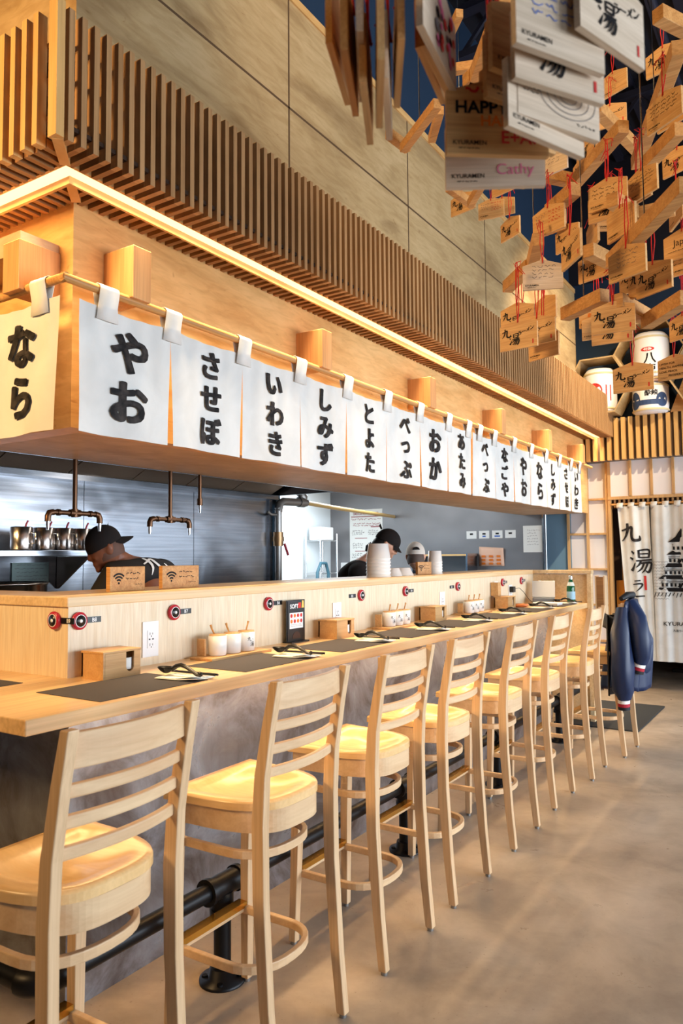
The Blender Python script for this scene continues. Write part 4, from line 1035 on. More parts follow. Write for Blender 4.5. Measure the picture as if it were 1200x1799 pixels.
    for s_ in (-1, 1):
        e = MB(); e.lathe([(.0, -.009), (.006, -.007), (.009, 0), (.006, .007), (0, .009)], H(.083, s_*.033, .008), 10); e.build('eye', HAIR, t)
    # shirt and trousers follow the body
    V2 = [V[0], V[wa], V[ch], V[up_]]; E2 = [(0, 1), (1, 2), (2, 3)]; R2 = [(.165, .13), (.158, .128), (.178, .142), (.125, .105)]
    nkv = L['neck'].lerp(V[up_], .45); V2.append(nkv); E2.append((3, 4)); R2.append(.075)
    for s_ in ('L', 'R'):
        V2.append(L['sh'+s_]); R2.append(.082); E2.append((3, len(V2)-1)); V2.append(L['sh'+s_].lerp(L['el'+s_], .75)); R2.append(.066); E2.append((len(V2)-2, len(V2)-1))
    a_, c_ = skin(V2, E2, R2, 0, 3); m2 = MB(); m2.add(a_, c_, 0, True); shirt = m2.build('shirt', shirtm, t)
    V3 = [L['pelvis']+Vector((0, 0, .06)), L['pelvis']]; E3 = [(0, 1)]; R3 = [(.150, .118), (.158, .125)]
    for s_ in (-1, 1):
        V3.append(L['pelvis']+sd*s_*.095+Vector((0, 0, -.1))); R3.append(.10); E3.append((1, len(V3)-1))
        V3.append(Vector((L['pelvis'].x, L['pelvis'].y, .50))+sd*s_*.11+Vector((f.x, f.y, 0))*.03); R3.append(.078); E3.append((len(V3)-2, len(V3)-1))
        V3.append(Vector((L['pelvis'].x, L['pelvis'].y, .10))+sd*s_*.12); R3.append(.066); E3.append((len(V3)-2, len(V3)-1))
    a2, c2 = skin(V3, E3, R3, 0, 2); m3 = MB(); m3.add(a2, c2, 0, True); m3.build('trousers', TROUSER, t)
    capf(t, H, f, sd, upv)
    return t, base, (a_, c_), shirt
def dome(b, H, x0, z0, rx, ry, rz_, mi=0, zmin=0.0, tilt=0.0):
    """cap shell; tilt raises the front rim"""
    nu, nv = 30, 10; vs = []
    for j in range(nv+1):
        ph = zmin+(PI/2-zmin)*j/nv
        for i in range(nu):
            th = 2*PI*i/nu; x = rx*math.cos(ph)*math.cos(th); vs.append(H(x0+x, ry*math.cos(ph)*math.sin(th), z0+rz_*math.sin(ph)+tilt*x*(1-j/nv)))
    b.add(vs, [(j*nu+i, j*nu+(i+1)%nu, (j+1)*nu+(i+1)%nu, (j+1)*nu+i) for j in range(nv) for i in range(nu)], mi, True)
def brim(b, H, x0, z0, sign, w_, ln, drop, mi=0, x_in=.075):
    nu, nv = 16, 6; vs = []
    for lay in (0, -.005):
        for j in range(nv+1):
            v = j/nv
            for i in range(nu+1):
                a = -1.15+2.3*i/nu; r_in = x_in; y = w_*math.sin(a); x = r_in*math.cos(a)+ln*v*math.cos(a)**.6
                vs.append(H(x0+sign*x, y*(1-.05*v), z0-drop*v-.25*y*y/.1+lay))
    K = (nv+1)*(nu+1); fs = []
    for l in (0, 1):
        for j in range(nv):
            for i in range(nu): q = l*K+j*(nu+1)+i; fs.append((q, q+1, q+nu+2, q+nu+1))
    for i in range(nu): q = nv*(nu+1)+i; fs.append((q, q+1, K+q+1, K+q))
    b.add(vs, fs, mi, True)
def cap_back(t, H, f, sd, u):      # black cap worn backwards
    b = MB(); dome(b, H, -.004, .028, .106, .086, .108, 0, -.15, -.10); c = b.build('cap', CAPB, t)
    b = MB(); brim(b, H, -.015, .030, -1, .070, .075, .030, 0, .085); b.build('brim', CAPB, c)
    b = MB(); b.text('九', H(-.064, .0, .112), -sd, (u*.62-f*.6), .05, 0, .02); b.build('emblem', WHITEP, c)
    b = MB(); dome(b, H, -.012, -.02, .092, .0775, .10, 0, -.45, 0); b.build('hair', mat('shaved_hair', S(96, 66, 54), .7), t)
def cap_fwd(t, H, f, sd, u):       # black cloth headwear, hair below
    b = MB(); dome(b, H, -.006, .030, .108, .086, .106, 0, -.12, .06); c = b.build('cap', CAPB, t)
    b = MB(); brim(b, H, .012, .034, 1, .070, .045, .028, 0, .085); b.build('brim', CAPB, c)
    b = MB(); dome(b, H, -.018, -.03, .096, .0795, .11, 0, -.55, 0); b.tube([H(-.10, 0, -.06), H(-.12, 0, -.10), H(-.115, 0, -.135)], [.03, .026, .012], 10); b.build('hair', HAIR, t)
    b = MB(); b.tube([H(-.10, 0, .09), H(-.125, .01, .11), H(-.13, .02, .125)], [.008, .010, .003], 8); b.build('knot', CAPB, c)
def cap_grey(t, H, f, sd, u):
    b = MB(); dome(b, H, -.004, .028, .106, .086, .104, 0, -.15, .05); c = b.build('cap', CAPG, t)
    b = MB(); brim(b, H, .012, .030, 1, .068, .07, .02, 0, .085); b.build('brim', CAPG, c)
    b = MB(); b.prism([(.032*math.cos(a), .026*max(0, math.sin(a))) for a in [PI*k/12 for k in range(13)]], H(-.108, 0, .045), sd, u, -.006); b.build('strap_opening', CAPB, c)
    b = MB(); dome(b, H, -.016, -.028, .094, .0775, .105, 0, -.4, 0); b.build('hair', mat('cropped_hair', S(92, 76, 68), .7), t)
t1, base1, sm1, sh1 = person('person in a backwards black cap and black T-shirt stooping over the range', dict(pelvis=(-3.14, 3.12, .96), chest=(-3.29, 3.07, 1.34), neck=(-3.44, 2.985, 1.48), head=(-3.475, 2.865, 1.562), face=(-.42, -.80, -.40), side=(-.89, .46, 0),
    shL=(-3.40, 2.87, 1.415), shR=(-3.35, 3.25, 1.425), elL=(-3.56, 2.80, 1.15), elR=(-3.60, 3.30, 1.17), wrL=(-3.68, 2.76, 1.05), wrR=(-3.76, 3.12, 1.05)), SKIN1, SHIRT, cap_back)
# white characters printed on the back of the shirt
bv = BVHTree.FromPolygons([v for v in sm1[0]], sm1[1]); b = MB()
bk = Vector((.72, -.25, .60)).normalized(); upb = Vector((-.60, -.25, .75)); upb = (upb-bk*upb.dot(bk)).normalized(); rtb = upb.cross(bk)
cen = Vector((-3.22, 3.035, 1.385))-base1
tmp = MB(); brush(tmp, KYU, cen+upb*-.15-rtb*.01+bk*.3, rtb, upb, .15, 0, 1.15); brush(tmp, K9, cen+upb*.01-rtb*.06+bk*.3, rtb, upb, .14, 0, 1.15)
vv_ = []
for p in tmp.v:
    h = bv.ray_cast(Vector(p), -bk); vv_.append(tuple((h[0]+bk*.006) if h[0] is not None else Vector(p)-bk*.3))
b.add(vv_, tmp.f); b.build('lettering', WHITEP, sh1)
person('person in black cap and top, face bent down behind the tall bowl stack', dict(pelvis=(-3.33, 5.16, .95), chest=(-3.29, 5.23, 1.27), neck=(-3.20, 5.33, 1.475), head=(-3.065, 5.42, 1.60), face=(.70, .45, -.50), side=(-.5, .86, 0),
    shL=(-3.33, 5.42, 1.36), shR=(-3.15, 5.09, 1.36), elL=(-3.22, 5.58, 1.12), elR=(-3.02, 5.14, 1.10), wrL=(-3.02, 5.60, 1.02), wrR=(-2.90, 5.34, 1.02)), SKIN2, SHIRT, cap_fwd)
person('person seen from behind in a pale grey cap and navy T-shirt', dict(pelvis=(-3.03, 5.85, .88), chest=(-3.05, 5.89, 1.17), neck=(-3.06, 5.92, 1.375), head=(-3.075, 5.96, 1.50), face=(-.50, .84, -.12), side=(-.84, -.54, 0),
    shL=(-3.22, 5.79, 1.27), shR=(-2.90, 5.995, 1.30), elL=(-3.33, 5.84, 1.03), elR=(-2.90, 6.18, 1.06), wrL=(-3.25, 6.06, .98), wrR=(-3.02, 6.30, 1.0)), SKIN2, SHIRTN, cap_grey)

# ------------------------------------------------------------------ far end: shelf, bench, mat, doorway curtain, barrels
t = thing('magazine_rack', 'small curved wooden rack fixed behind the end panel of the bar', 'rack', (-1.775, 7.016, 0))
for x in (0, .075):
    b = MB(); prof = [(-.05, .86), (.05, .86), (.06, 1.0), (.045, 1.12), (.06, 1.22), (.045, 1.31), (-.05, 1.31)]
    b.prism(prof, (x, 0, 0), (0, 1, 0), (0, 0, 1), .012); b.build('side_board', BEECH, t, bevel=.002)
for z in (.87, 1.01, 1.15, 1.28): MB().box(.012, .075, -.045, .045, z, z+.012).build('shelf', BEECHY, t)
MB().box(.012, .075, -.05, -.04, .86, 1.30).build('back_board', SLATX, t)
t = thing('slatted_bench', 'low slatted wooden bench under the paper lattice', 'bench', (-2.32, 8.78, 0))
for z in (.07, .20, .33, .42): MB().box(-.24, .23, -.17, -.14, z, z+.075 if z < .4 else z+.02).build('front_board', BEECHY, t, bevel=.002)
MB().box(-.26, .25, -.18, .17, .445, .475).build('seat', BEECHY, t, bevel=.003)
for x in (-.22, .20): MB().box(x-.015, x+.015, -.14, .15, 0, .445).build('leg', BEECH, t)
tag(plate('floor_mat', RUBBER, -.36, .36, -.62, .62, 0, .012, .003), 'dark rubber mat on the concrete past the end of the bar', 'mat').location = (-1.75, 7.35, 0)

t = thing('doorway_curtain', 'tall white split curtain with black characters and castle print in the doorway', 'door curtain', (0, 8.93, 0))
b = MB(); b.tube([(-2.07, .03, 2.075), (-.4, .03, 2.075)], .014, 10); b.build('rod', RODW, t)
def dpanel(x0, x1, slant, ph):
    def P(x, z, off=0):
        k = (2.06-z)/1.74
        fo = .020*math.sin((x-x0)*26+ph)*(1-.45*k)+.009*math.sin((x-x0)*61+ph)
        return (x+slant*k*(1-(x-x0)/(x1-x0)*.75), fo-off, z)
    b = MB(); b.grid(lambda u, v: P(x0+(x1-x0)*u, .315+1.735*v), 44, 10); return b.build('panel', CLOTH, t), P
p1, P1 = dpanel(-2.00, -1.655, .10, .5); p2, P2 = dpanel(-1.645, -.95, .0, 2.1)
for k in range(9):
    x = -1.97+k*.122; b = MB(); vs = []
    prof = [(-.010, 2.03), (-.012, 2.06)]+[(.03-.020*math.cos(a), 2.075+.020*math.sin(a)) for a in [PI*q/8 for q in range(9)]]+[(.048, 2.05)]
    for yy, z in prof:
        for s_ in (-1, 1): vs.append((x+s_*.034, yy, z))
    b.add(vs, [(2*i, 2*i+1, 2*i+3, 2*i+2) for i in range(len(prof)-1)], 0, True); b.build('loop', CLOTH, t, solid=.002)
def wrapped(tmp, P): b = MB(); b.v = [P(v[0], v[2], .006) for v in tmp.v]; b.f = tmp.f; b.m = tmp.m; b.sm = tmp.sm; return b
tmp = MB(); X_, Z_ = (1, 0, 0), (0, 0, 1)
brush(tmp, K9, (-1.985, 0, 1.645), X_, Z_, .215, 0, 1.3); brush(tmp, KYU, (-1.905, 0, 1.30), X_, Z_, .26, 0, 1.15); brush(tmp, KRA, (-1.90, 0, 1.08), X_, Z_, .14, 0, 1.0); brush(tmp, [([(.1, .5), (.9, .54)], [.13, .09])], (-1.885, 0, .955), X_, Z_, .145, 0)
wrapped(tmp, P1).build('lettering', INK, p1)
tmp = MB(); tmp.box(-1.755, -1.725, 0, 0.0005, 1.10, 1.26); wrapped(tmp, P1).build('seal', REDP, p1)
# a plain many-tiered castle keep drawn in ink
tmp = MB()
def quad(x0, x1, z0, z1, mi=0): tmp.add([(x0, 0, z0), (x1, 0, z0), (x1, 0, z1), (x0, 0, z1)], [(0, 1, 2, 3)], mi)
cxx = -1.33; zz = 1.10
for lv, (w_, h_) in enumerate(((.25, .085), (.205, .08), (.155, .085), (.11, .085))):
    e = .045
    tmp.add([(cxx-w_-e, 0, zz-.012), (cxx+w_+e, 0, zz-.012), (cxx+w_-.01, 0, zz+.032), (cxx-w_+.01, 0, zz+.032)], [(0, 1, 2, 3)], 0)
    tmp.add([(cxx-.09-.0*lv, 0, zz+.018), (cxx+.09, 0, zz+.018), (cxx, 0, zz+.085)], [(0, 1, 2)], 0) if lv in (0, 2) else None
    z1 = zz+.036
    n = 4+2*(3-lv)
    for q in range(n): xx = cxx-w_*.86+(2*w_*.86)*q/n; quad(xx, xx+w_*.86/n, z1+.006, z1+h_*.50)
    for q in range(2): quad(cxx-w_*.9, cxx+w_*.9, z1+h_*(.54+.2*q), z1+h_*(.62+.2*q))
    zz += h_+.052
tmp.add([(cxx-.14, 0, zz-.01), (cxx+.14, 0, zz-.01), (cxx+.06, 0, zz+.05), (cxx, 0, zz+.14), (cxx-.06, 0, zz+.05)], [(0, 1, 2, 3, 4)], 0)
for q in range(16): xx = cxx-.30+.038*q; tmp.stroke([(xx, 1.02+.01*(q % 3)), (xx+.02, 1.075)], [.006, .01], (0, 0, 0), X_, Z_, 1, 0)
wrapped(tmp, P2).build('castle_print', BLACK, p2)
tmp = MB()
for r_ in range(13):
    for q in range(5):
        xx = -1.625+.030*q; z_ = 1.00+.034*r_; tmp.stroke([(xx, z_), (xx+.008, z_+.010), (xx+.022, z_+.010), (xx+.030, z_)], [.0025]*4, (0, 0, 0), X_, Z_, 1, 0)
wrapped(tmp, P2).build('wave_print', GREYP, p2)
tmp = MB(); tmp.text('KYURAMEN', (-1.36, 0, .735), X_, Z_, .062, 0, .004, 'C', None, 1.12)
wrapped(tmp, P2).build('lettering', BLACK, p2)
tmp = MB(); tmp.text('九湯ラーメン', (-1.36, 0, .66), X_, Z_, .030, 0, .01)
wrapped(tmp, P2).build('lettering', BLACK, p2)

# hexagonal plywood shelves with sake barrels standing on the slat band
def hex_shelf(label, cx, cz, closed=False, r_=.37):
    t = thing('hexagon_shelf', label, 'shelf', (cx, 8.92, cz), 0, 'hexagonal shelves on the back wall')
    P = [(r_*math.cos(PI*k/3), r_*math.sin(PI*k/3)) for k in range(6)]
    for k in range(6):
        a, c = P[k], P[(k+1) % 6]; s_ = (r_-.018)/r_
        b = MB(); b.prism([a, c, (c[0]*s_, c[1]*s_), (a[0]*s_, a[1]*s_)], (0, 0, 0), (1, 0, 0), (0, 0, 1), .34); b.build('panel', PLY, t)
    if closed:
        b = MB(); b.prism([(x*.95, z*.95) for x, z in P], (0, -.335, 0), (1, 0, 0), (0, 0, 1), .018); b.build('front', PINE, t)
    return t
HZ = .322
hex_shelf('leftmost hexagonal shelf, holding the barrel with the red sun', -2.10, 3.41)
hex_shelf('upper hexagonal shelf behind the hanging plaques, right of the blue wall', -1.545, 3.41+HZ)
hex_shelf('lower hexagonal shelf standing on the slat band', -1.545, 3.41-HZ+.31-.0) if False else hex_shelf('lower hexagonal shelf standing on the slat band', -1.545, 3.41-.02, False, .33) if False else None
def barrel(label, x, y, z, kind, r_=.19, h=.42):
    t = thing('sake_barrel', label, 'barrel', (x, y, z), 0, 'white sake barrels on the shelves')
    b = MB(); b.lathe([(0, 0), (r_*.86, 0), (r_*.95, .02), (r_, h*.25), (r_, h*.8), (r_*.96, h*.93), (r_*.80, h), (0, h)], n=36); b.build('cask', BARREL, t)
    b = MB()
    for zz in (h*.08, h*.88): MB().lathe([(r_*1.0, zz-.010), (r_*1.03, zz), (r_*1.0, zz+.010)], n=36).build('rope_hoop', mat('straw_rope', S(206, 190, 150), .8) if 'straw_rope' not in MATS else MATS['straw_rope'], t)
    def wr(p): a = p[0]/r_; rr_ = r_*1.012; return (rr_*math.sin(a), -rr_*math.cos(a), p[2])
    tmp = MB()
    def disc(cx, cz, rx, rz_, mi):
        N = 20; V = [(cx, 0, cz)]+[(cx+rx*math.cos(2*PI*k/N), 0, cz+rz_*math.sin(2*PI*k/N)) for k in range(N)]; tmp.add(V, [(0, 1+k, 1+(k+1) % N) for k in range(N)], mi)
    def rect(x0, x1, z0, z1, mi, n=10):
        for k in range(n): a = x0+(x1-x0)*k/n; c = x0+(x1-x0)*(k+1)/n; tmp.add([(a, 0, z0), (c, 0, z0), (c, 0, z1), (a, 0, z1)], [(0, 1, 2, 3)], mi)
    if kind == 0:
        disc(-.02, .24, .085, .085, 0); tmp.v = [(x, y_-.0, z_) for x, y_, z_ in tmp.v]
        t2 = MB(); t2.text('三', (-.02, -.002, .275), X_, Z_, .085, 1, .02); t2.text('の', (-.03, -.002, .20), X_, Z_, .08, 1, .02); t2.text('丸', (.03, -.002, .12), X_, Z_, .10, 1, .02); tmp.add([(v[0], 0, v[2]) for v in t2.v], t2.f, 1)
        rect(-.16, -.12, .16, .30, 1); rect(.10, .115, .14, .30, 0); rect(.15, .165, .12, .30, 0)
    elif kind == 1:
        disc(.0, .30, .07, .024, 0); t2 = MB(); t2.text('八', (.02, 0, .20), X_, Z_, .13, 1, .02); t2.text('鹿', (.02, 0, .08), X_, Z_, .12, 1, .02); tmp.add(t2.v, t2.f, 1)
        t3 = MB(); t3.text('特撰', (.0, -.0, .30), X_, Z_, .035, 3, .01); tmp.add([(v[0], 0, v[2]) for v in t3.v], t3.f, 3)
    else:
        rect(-.20, .20, .075, .13, 2); disc(-.15, .13, .07, .10, 2); disc(.16, .13, .07, .08, 2); rect(-.19, .19, .33, .36, 4)
        t2 = MB(); t2.text('酔鯨', (.04, 0, .205), X_, Z_, .07, 1, .02); tmp.add(t2.v, t2.f, 1); rect(-.08, -.02, .13, .36, 3, 3)
    off = MB(); n0 = 0
    off.v = [wr(v) for v in tmp.v]; off.f = tmp.f; off.m = tmp.m; off.sm = tmp.sm
    # layered prints sit slightly proud of each other
    seen = {}
    for f_, mi in zip(off.f, off.m):
        for i in f_: seen[i] = mi
    off.v = [(v[0]*(1+.004*(seen.get(i, 0) in (1, 3))), v[1]*(1+.004*(seen.get(i, 0) in (1, 3))), v[2]) for i, v in enumerate(off.v)]
    off.build('label_print', [REDP, BLACK, NAVYP, WHITEP, SALMON], t)
barrel('white barrel with a red sun in the leftmost hexagonal shelf', -2.10, 8.73, 3.41-HZ+.02, 0, .18, .50)
barrel('white barrel with a red oval label in the upper hexagonal shelf', -1.545, 8.73, 3.41+.022, 1, .19, .50)
barrel('white barrel with navy hills print, standing on the slat band under the plaques', -1.575, 8.80, 3.062, 2, .19, .335)
hex_shelf('closed hexagonal box with a plain pine front at the right on the slat band', -1.00, 3.41)
hx = thing('pine_box_front', 'plain pine hexagon front leaning at the right end over the slat band', 'panel', (-1.02, 8.84, 3.062))
b = MB(); b.prism([(-.36, 0), (.30, 0), (.30, .45), (-.18, .45)], (0, 0, 0), (1, 0, 0), (0, 0, 1), .02); b.build('board', PINE, hx)

# jacket over the back of the last stool
t = thing('jacket', 'navy satin jacket with red and white striped cuffs draped over the last stool', 'jacket', (-1.29, 6.05, 0))
def body(u, v):
    a = 2*PI*u; z = .50+(1.165-.50)*v; k = 1-v
    rx = .028+.105*min(1, k*2.2)+.02*k; ry = .215+.02*k
    if v > .9: rx *= 1-.45*(v-.9)/.1
    fo = 1+.16*math.sin(a*7+2*k)*min(1, k*2)+.08*math.sin(a*13)*k
    cx_ = .02-.055*k
    return (cx_+rx*fo*math.cos(a), ry*(1+.03*math.sin(a*5)*k)*math.sin(a), z+.02*math.sin(a*3)*k-(.02*abs(math.sin(a)) if v > .8 else 0))
b = MB(); b.grid(body, 64, 22, 0, True, True); n = 64; b.add([body(i/64, 1) for i in range(64)], [tuple(range(64))], 0); b.build('body', DENIM, t, solid=.004)
b = MB(); b.tube([(-.03, -.12, 1.165), (0, -.05, 1.19), (.02, .04, 1.19), (.0, .13, 1.165)], [.018, .026, .026, .018], 10); b.build('collar', DENIMD, t)
b = MB(); b.grid(lambda u, v: (-.06-.10*u-.03*v, -.18+.10*u, 1.02-.10*v+.03*u), 6, 6, 0); b.build('lapel', DENIMD, t, solid=.006)
b = MB(); b.grid(lambda u, v: (-.115-.02*math.sin(u*9), -.20+.30*u, .44+.60*v), 12, 6, 0); b.build('lining', DENIMD, t, solid=.006)
def sleeve(pts, rs, nm='sleeve'):
    b = MB(); b.tube(pts, rs, 18); 
    # creases
    b.v = [(x+.008*math.sin(z*55+y*60), y+.008*math.sin(z*40+x*70), z) for x, y, z in b.v]
    s_ = b.build(nm, DENIM, t); p, q = Vector(pts[-2]), Vector(pts[-1]); d = (q-p).normalized(); r_ = rs[-1]
    for j, m_ in enumerate((WHITEP, REDC, DENIMD)):
        MB().tube([q+d*(.004+.024*j), q+d*(.027+.024*j)], r_*.96, 16).build('cuff_band', m_, s_)
sleeve([(.03, -.10, 1.13), (.085, -.16, 1.02), (.115, -.19, .86), (.118, -.19, .75), (.105, -.19, .70)], [.05, .078, .078, .066, .045])
sleeve([(.0, -.20, 1.10), (-.01, -.25, .92), (.0, -.27, .66), (.0, -.27, .50), (.0, -.265, .44)], [.04, .07, .078, .074, .045])
sleeve([(.05, .05, .95), (.10, .0, .80), (.09, -.03, .64), (.075, -.04, .60)], [.05, .06, .055, .04])

# ------------------------------------------------------------------ hanging timber lattice and wish plaques
BE = [(-.593,3.199,3.129,-.341,2.556,3.129),(-.767,3.30,3.464,-.693,3.739,3.464),(-.876,3.254,3.131,-.597,2.922,3.131),(-.971,3.189,3.175,-.884,3.308,3.175),(-.515,3.018,3.024,-.391,2.862,3.024),
(-.614,2.807,2.584,-.313,2.364,2.584),(-.602,2.799,2.798,-.559,2.961,2.798),(-.549,2.953,2.792,-.443,2.959,2.792),(-.72,2.91,2.675,-.679,3.06,2.675),(-.869,2.918,2.886,-.757,2.813,2.886),
(-.832,2.972,2.47,-.674,2.856,2.47),(-.592,2.774,2.412,-.547,3.006,2.412),(-.523,2.94,2.373,-.378,2.754,2.373),(-1.531,3.41,3.364,-1.506,3.619,3.364),(-1.444,3.471,3.296,-1.285,3.276,3.296),
(-1.012,3.075,2.731,-.902,2.829,2.731),(-1.164,3.216,2.726,-1.018,3.056,2.726),(-1.493,2.723,3.30,-1.483,2.832,3.30),(-1.444,2.758,3.254,-1.212,2.572,3.254),(-1.428,2.996,3.406,-1.323,2.846,3.406),
(-1.344,3.017,3.871,-1.265,2.933,3.871),(-1.113,2.723,3.409,-.856,2.377,3.409),(-1.126,2.714,3.409,-1.06,2.82,3.409),(-1.257,2.856,3.58,-1.184,2.882,3.58),(-.407,2.705,3.37,-.33,2.85,3.37),(-.62,.80,2.60,-.36,1.02,2.60),(-.36,.86,2.60,-.17,1.12,2.60),(-1.64,3.90,3.70,-1.42,4.20,3.70)]
lt = thing('timber_lattice', 'hanging lattice of short square pine beams on steel cables', 'hanging lattice')
for i, (x0, y0, z0, x1, y1, z1) in enumerate(BE):
    p, q = Vector((x0, y0, z0)), Vector((x1, y1, z1)); d = (q-p).normalized()*.02
    b = MB(); w_ = .045 if i not in (13, 14, 17, 18, 19, 20, 23) else .034; b.beam(p-d, q+d, w_, w_*1.15)
    L_ = b.build('beam', None or PINE, lt, bevel=.002)
    if i in (0, 2, 5, 10, 15, 18, 21, 13, 25, 26, 27):
        mid = (p+q)/2; c = MB(); c.tube([mid+Vector((0, 0, w_*.5)), (mid.x, mid.y, 6.13)], .0022, 6); c.build('cable', CHROME, L_)

EW, EH, EP = .150, .094, .022      # plaque width, side height, peak rise
def plaque_board(kind):
    b = MB(); w_ = EW/2
    if kind in ('good',):
        poly = [(-w_, -EH-EP), (w_, -EH-EP), (w_, -EP-.02)]+[(w_*math.cos(a), -EP-.02+(.02+EP*.7)*math.sin(a)) for a in [PI*k/12 for k in range(1, 12)]]+[(-w_, -EP-.02)]
    else: poly = [(-w_, -EH-EP), (w_, -EH-EP), (w_, -EP), (.0, 0), (-w_, -EP)]
    b.prism(poly, (0, .005, 0), (1, 0, 0), (0, 0, 1), .0095, 0)
    o = (0, -.0052, 0); Xa, Za = (1, 0, 0), (0, 0, 1); zb = -EH-EP
    def logo(): b.text('KYURAMEN', (-.066, -.0053, zb+.017), Xa, Za, .0095, 1, .01, 'L'); scribble(b, (-.06, -.0053, zb+.008), Xa, Za, .035, 1, .003, 1, .0009, 5)
    def W(x, z, w2, rows, rh, mi, sd, wd=.0013): scribble(b, (x, -.0054, z), Xa, Za, w2, rows, rh, mi, wd, sd)
    def T(s_, x, z, size, mi, off=.015, sc_=1.0): b.text(s_, (x, -.0054, z), Xa, Za, size, mi, off, 'C', None, sc_)
    def jp():
        brush(b, K9, (-.066, -.0053, zb+.048), Xa, Za, .036, 1, 1.35); brush(b, KYU, (-.036, -.0053, zb+.018), Xa, Za, .042, 1, 1.25)
        for q, ch in enumerate((KRA, KDA, KME, KN)): brush(b, ch, (-.002+.0165*q, -.0053, zb+.050+.0045*q), Xa, Za, .017, 1, 1.35)
        b.add([(.056, -.0053, zb+.012), (.061, -.0053, zb+.012), (.061, -.0053, zb+.028), (.056, -.0053, zb+.028)], [(0, 1, 2, 3)], 2)
    if kind == 'jp': jp()
    elif kind == 'good': T('good', -.01, -.055, .026, 3, .03); T('L', -.03, -.078, .012, 2); logo()
    elif kind == 'japan': T('Japan', .0, -.055, .036, 1, -.002); W(-.06, -.085, .10, 1, .006, 1, 7)
    elif kind == 'health':
        for q, s_ in enumerate(('I WISH FOR', 'HEALTH, HAPPINESS,', 'LOVE, PEACE,', 'PROSPERITY')): b.text(s_, (-.066+(.04 if q == 3 else 0), -.0054, -.040-.019*q), Xa, Za, .0135, 1, .012, 'L', None, 1.0)
        W(-.066, -.106, .04, 1, .004, 1, 9)
    elif kind == 'happy':
        W(-.05, -.022, .10, 1, .012, 2, 11, .004); T('HAPPY', -.022, -.046, .026, 1, .03); T('HALLOW', .022, -.066, .022, 3, .02); T('E+A', .028, -.090, .026, 2, .02)
        b.add([(.06, -.0054, -.080), (.066, -.0054, -.086), (.054, -.0054, -.10), (.042, -.0054, -.086), (.048, -.0054, -.08), (.054, -.0054, -.084)], [(0, 1, 2, 3, 4, 5)], 2); logo()
    elif kind == 'pinkname': T('Cathy', .03, zb+.024, .024, 4, -.004); logo(); W(-.05, -.04, .1, 2, .012, 6, 4)
    elif kind == 'bowl':
        for q in range(9): b.stroke([(-.065+.010*q, -.026), (-.067+.012*q, -.065)], [.001, .001], (0, -.0054, 0), Xa, Za, 1, 1)
        for r_ in (.012, .020, .030, .040): b.stroke([(.015+1.3*r_*math.cos(a), -.07+.75*r_*math.sin(a)) for a in [2*PI*k/14 for k in range(15)]], [.0011]*15, (0, -.0054, 0), Xa, Za, 1, 6)
        W(-.066, -.075, .03, 2, .006, 1, 12); W(.03, -.105, .035, 1, .006, 1, 13)
    elif kind == 'blue': W(-.055, -.030, .11, 4, .013, 5, 14, .0015); logo()
    elif kind == 'teal':
        for x, z, r_, mi in ((-.035, -.066, .012, 7), (-.022, -.078, .010, 7), (-.008, -.060, .008, 7), (.02, -.075, .010, 8), (.018, -.066, .006, 3), (.042, -.07, .006, 7)):
            b.add([(x+r_*math.cos(2*PI*k/9), -.0054-.0002*mi, z+1.2*r_*math.sin(2*PI*k/9)) for k in range(9)], [tuple(range(9))], mi)
        W(-.03, -.03, .05, 1, .008, 6, 15); logo()
    elif kind == 'suits':
        for x, z, mi in ((-.045, -.05, 2), (-.01, -.035, 1), (.03, -.05, 1), (-.03, -.085, 7), (.035, -.085, 1)):
            b.add([(x-.006, -.0054, z), (x, -.0054, z-.009), (x+.006, -.0054, z), (x, -.0054, z+.008)], [(0, 1, 2, 3)], mi)
    elif kind == 'pink': W(-.06, -.035, .05, 3, .013, 6, 16); W(.0, -.035, .06, 4, .013, 2, 17, .0018); logo()
    elif kind == 'painting':
        rg = random.Random(4)
        for q in range(26):
            x, z, r_ = rg.uniform(-.02, .055), rg.uniform(-.10, -.03), rg.uniform(.004, .010)
            b.add([(x+r_*math.cos(2*PI*k/7), -.0053-.00008*q, z+r_*math.sin(2*PI*k/7)) for k in range(7)], [tuple(range(7))], rg.choice((2, 2, 4, 6, 1)))
    elif kind == 'wish': W(-.06, -.034, .12, 4, .013, 1, 18); logo()
    elif kind == 'wish2': W(-.045, -.030, .10, 4, .014, 6, 19); logo()
    elif kind == 'wish3': W(-.06, -.040, .115, 3, .016, 1, 21, .0016); logo()
    elif kind == 'plain': logo()
    return b
PM = [EMAW, BLACK, REDP, ORANGEP, PINKP, BLUEP, GREYP, TEALP, YELLOWP]
PMP = [EMAP]+PM[1:]
_PB = {}
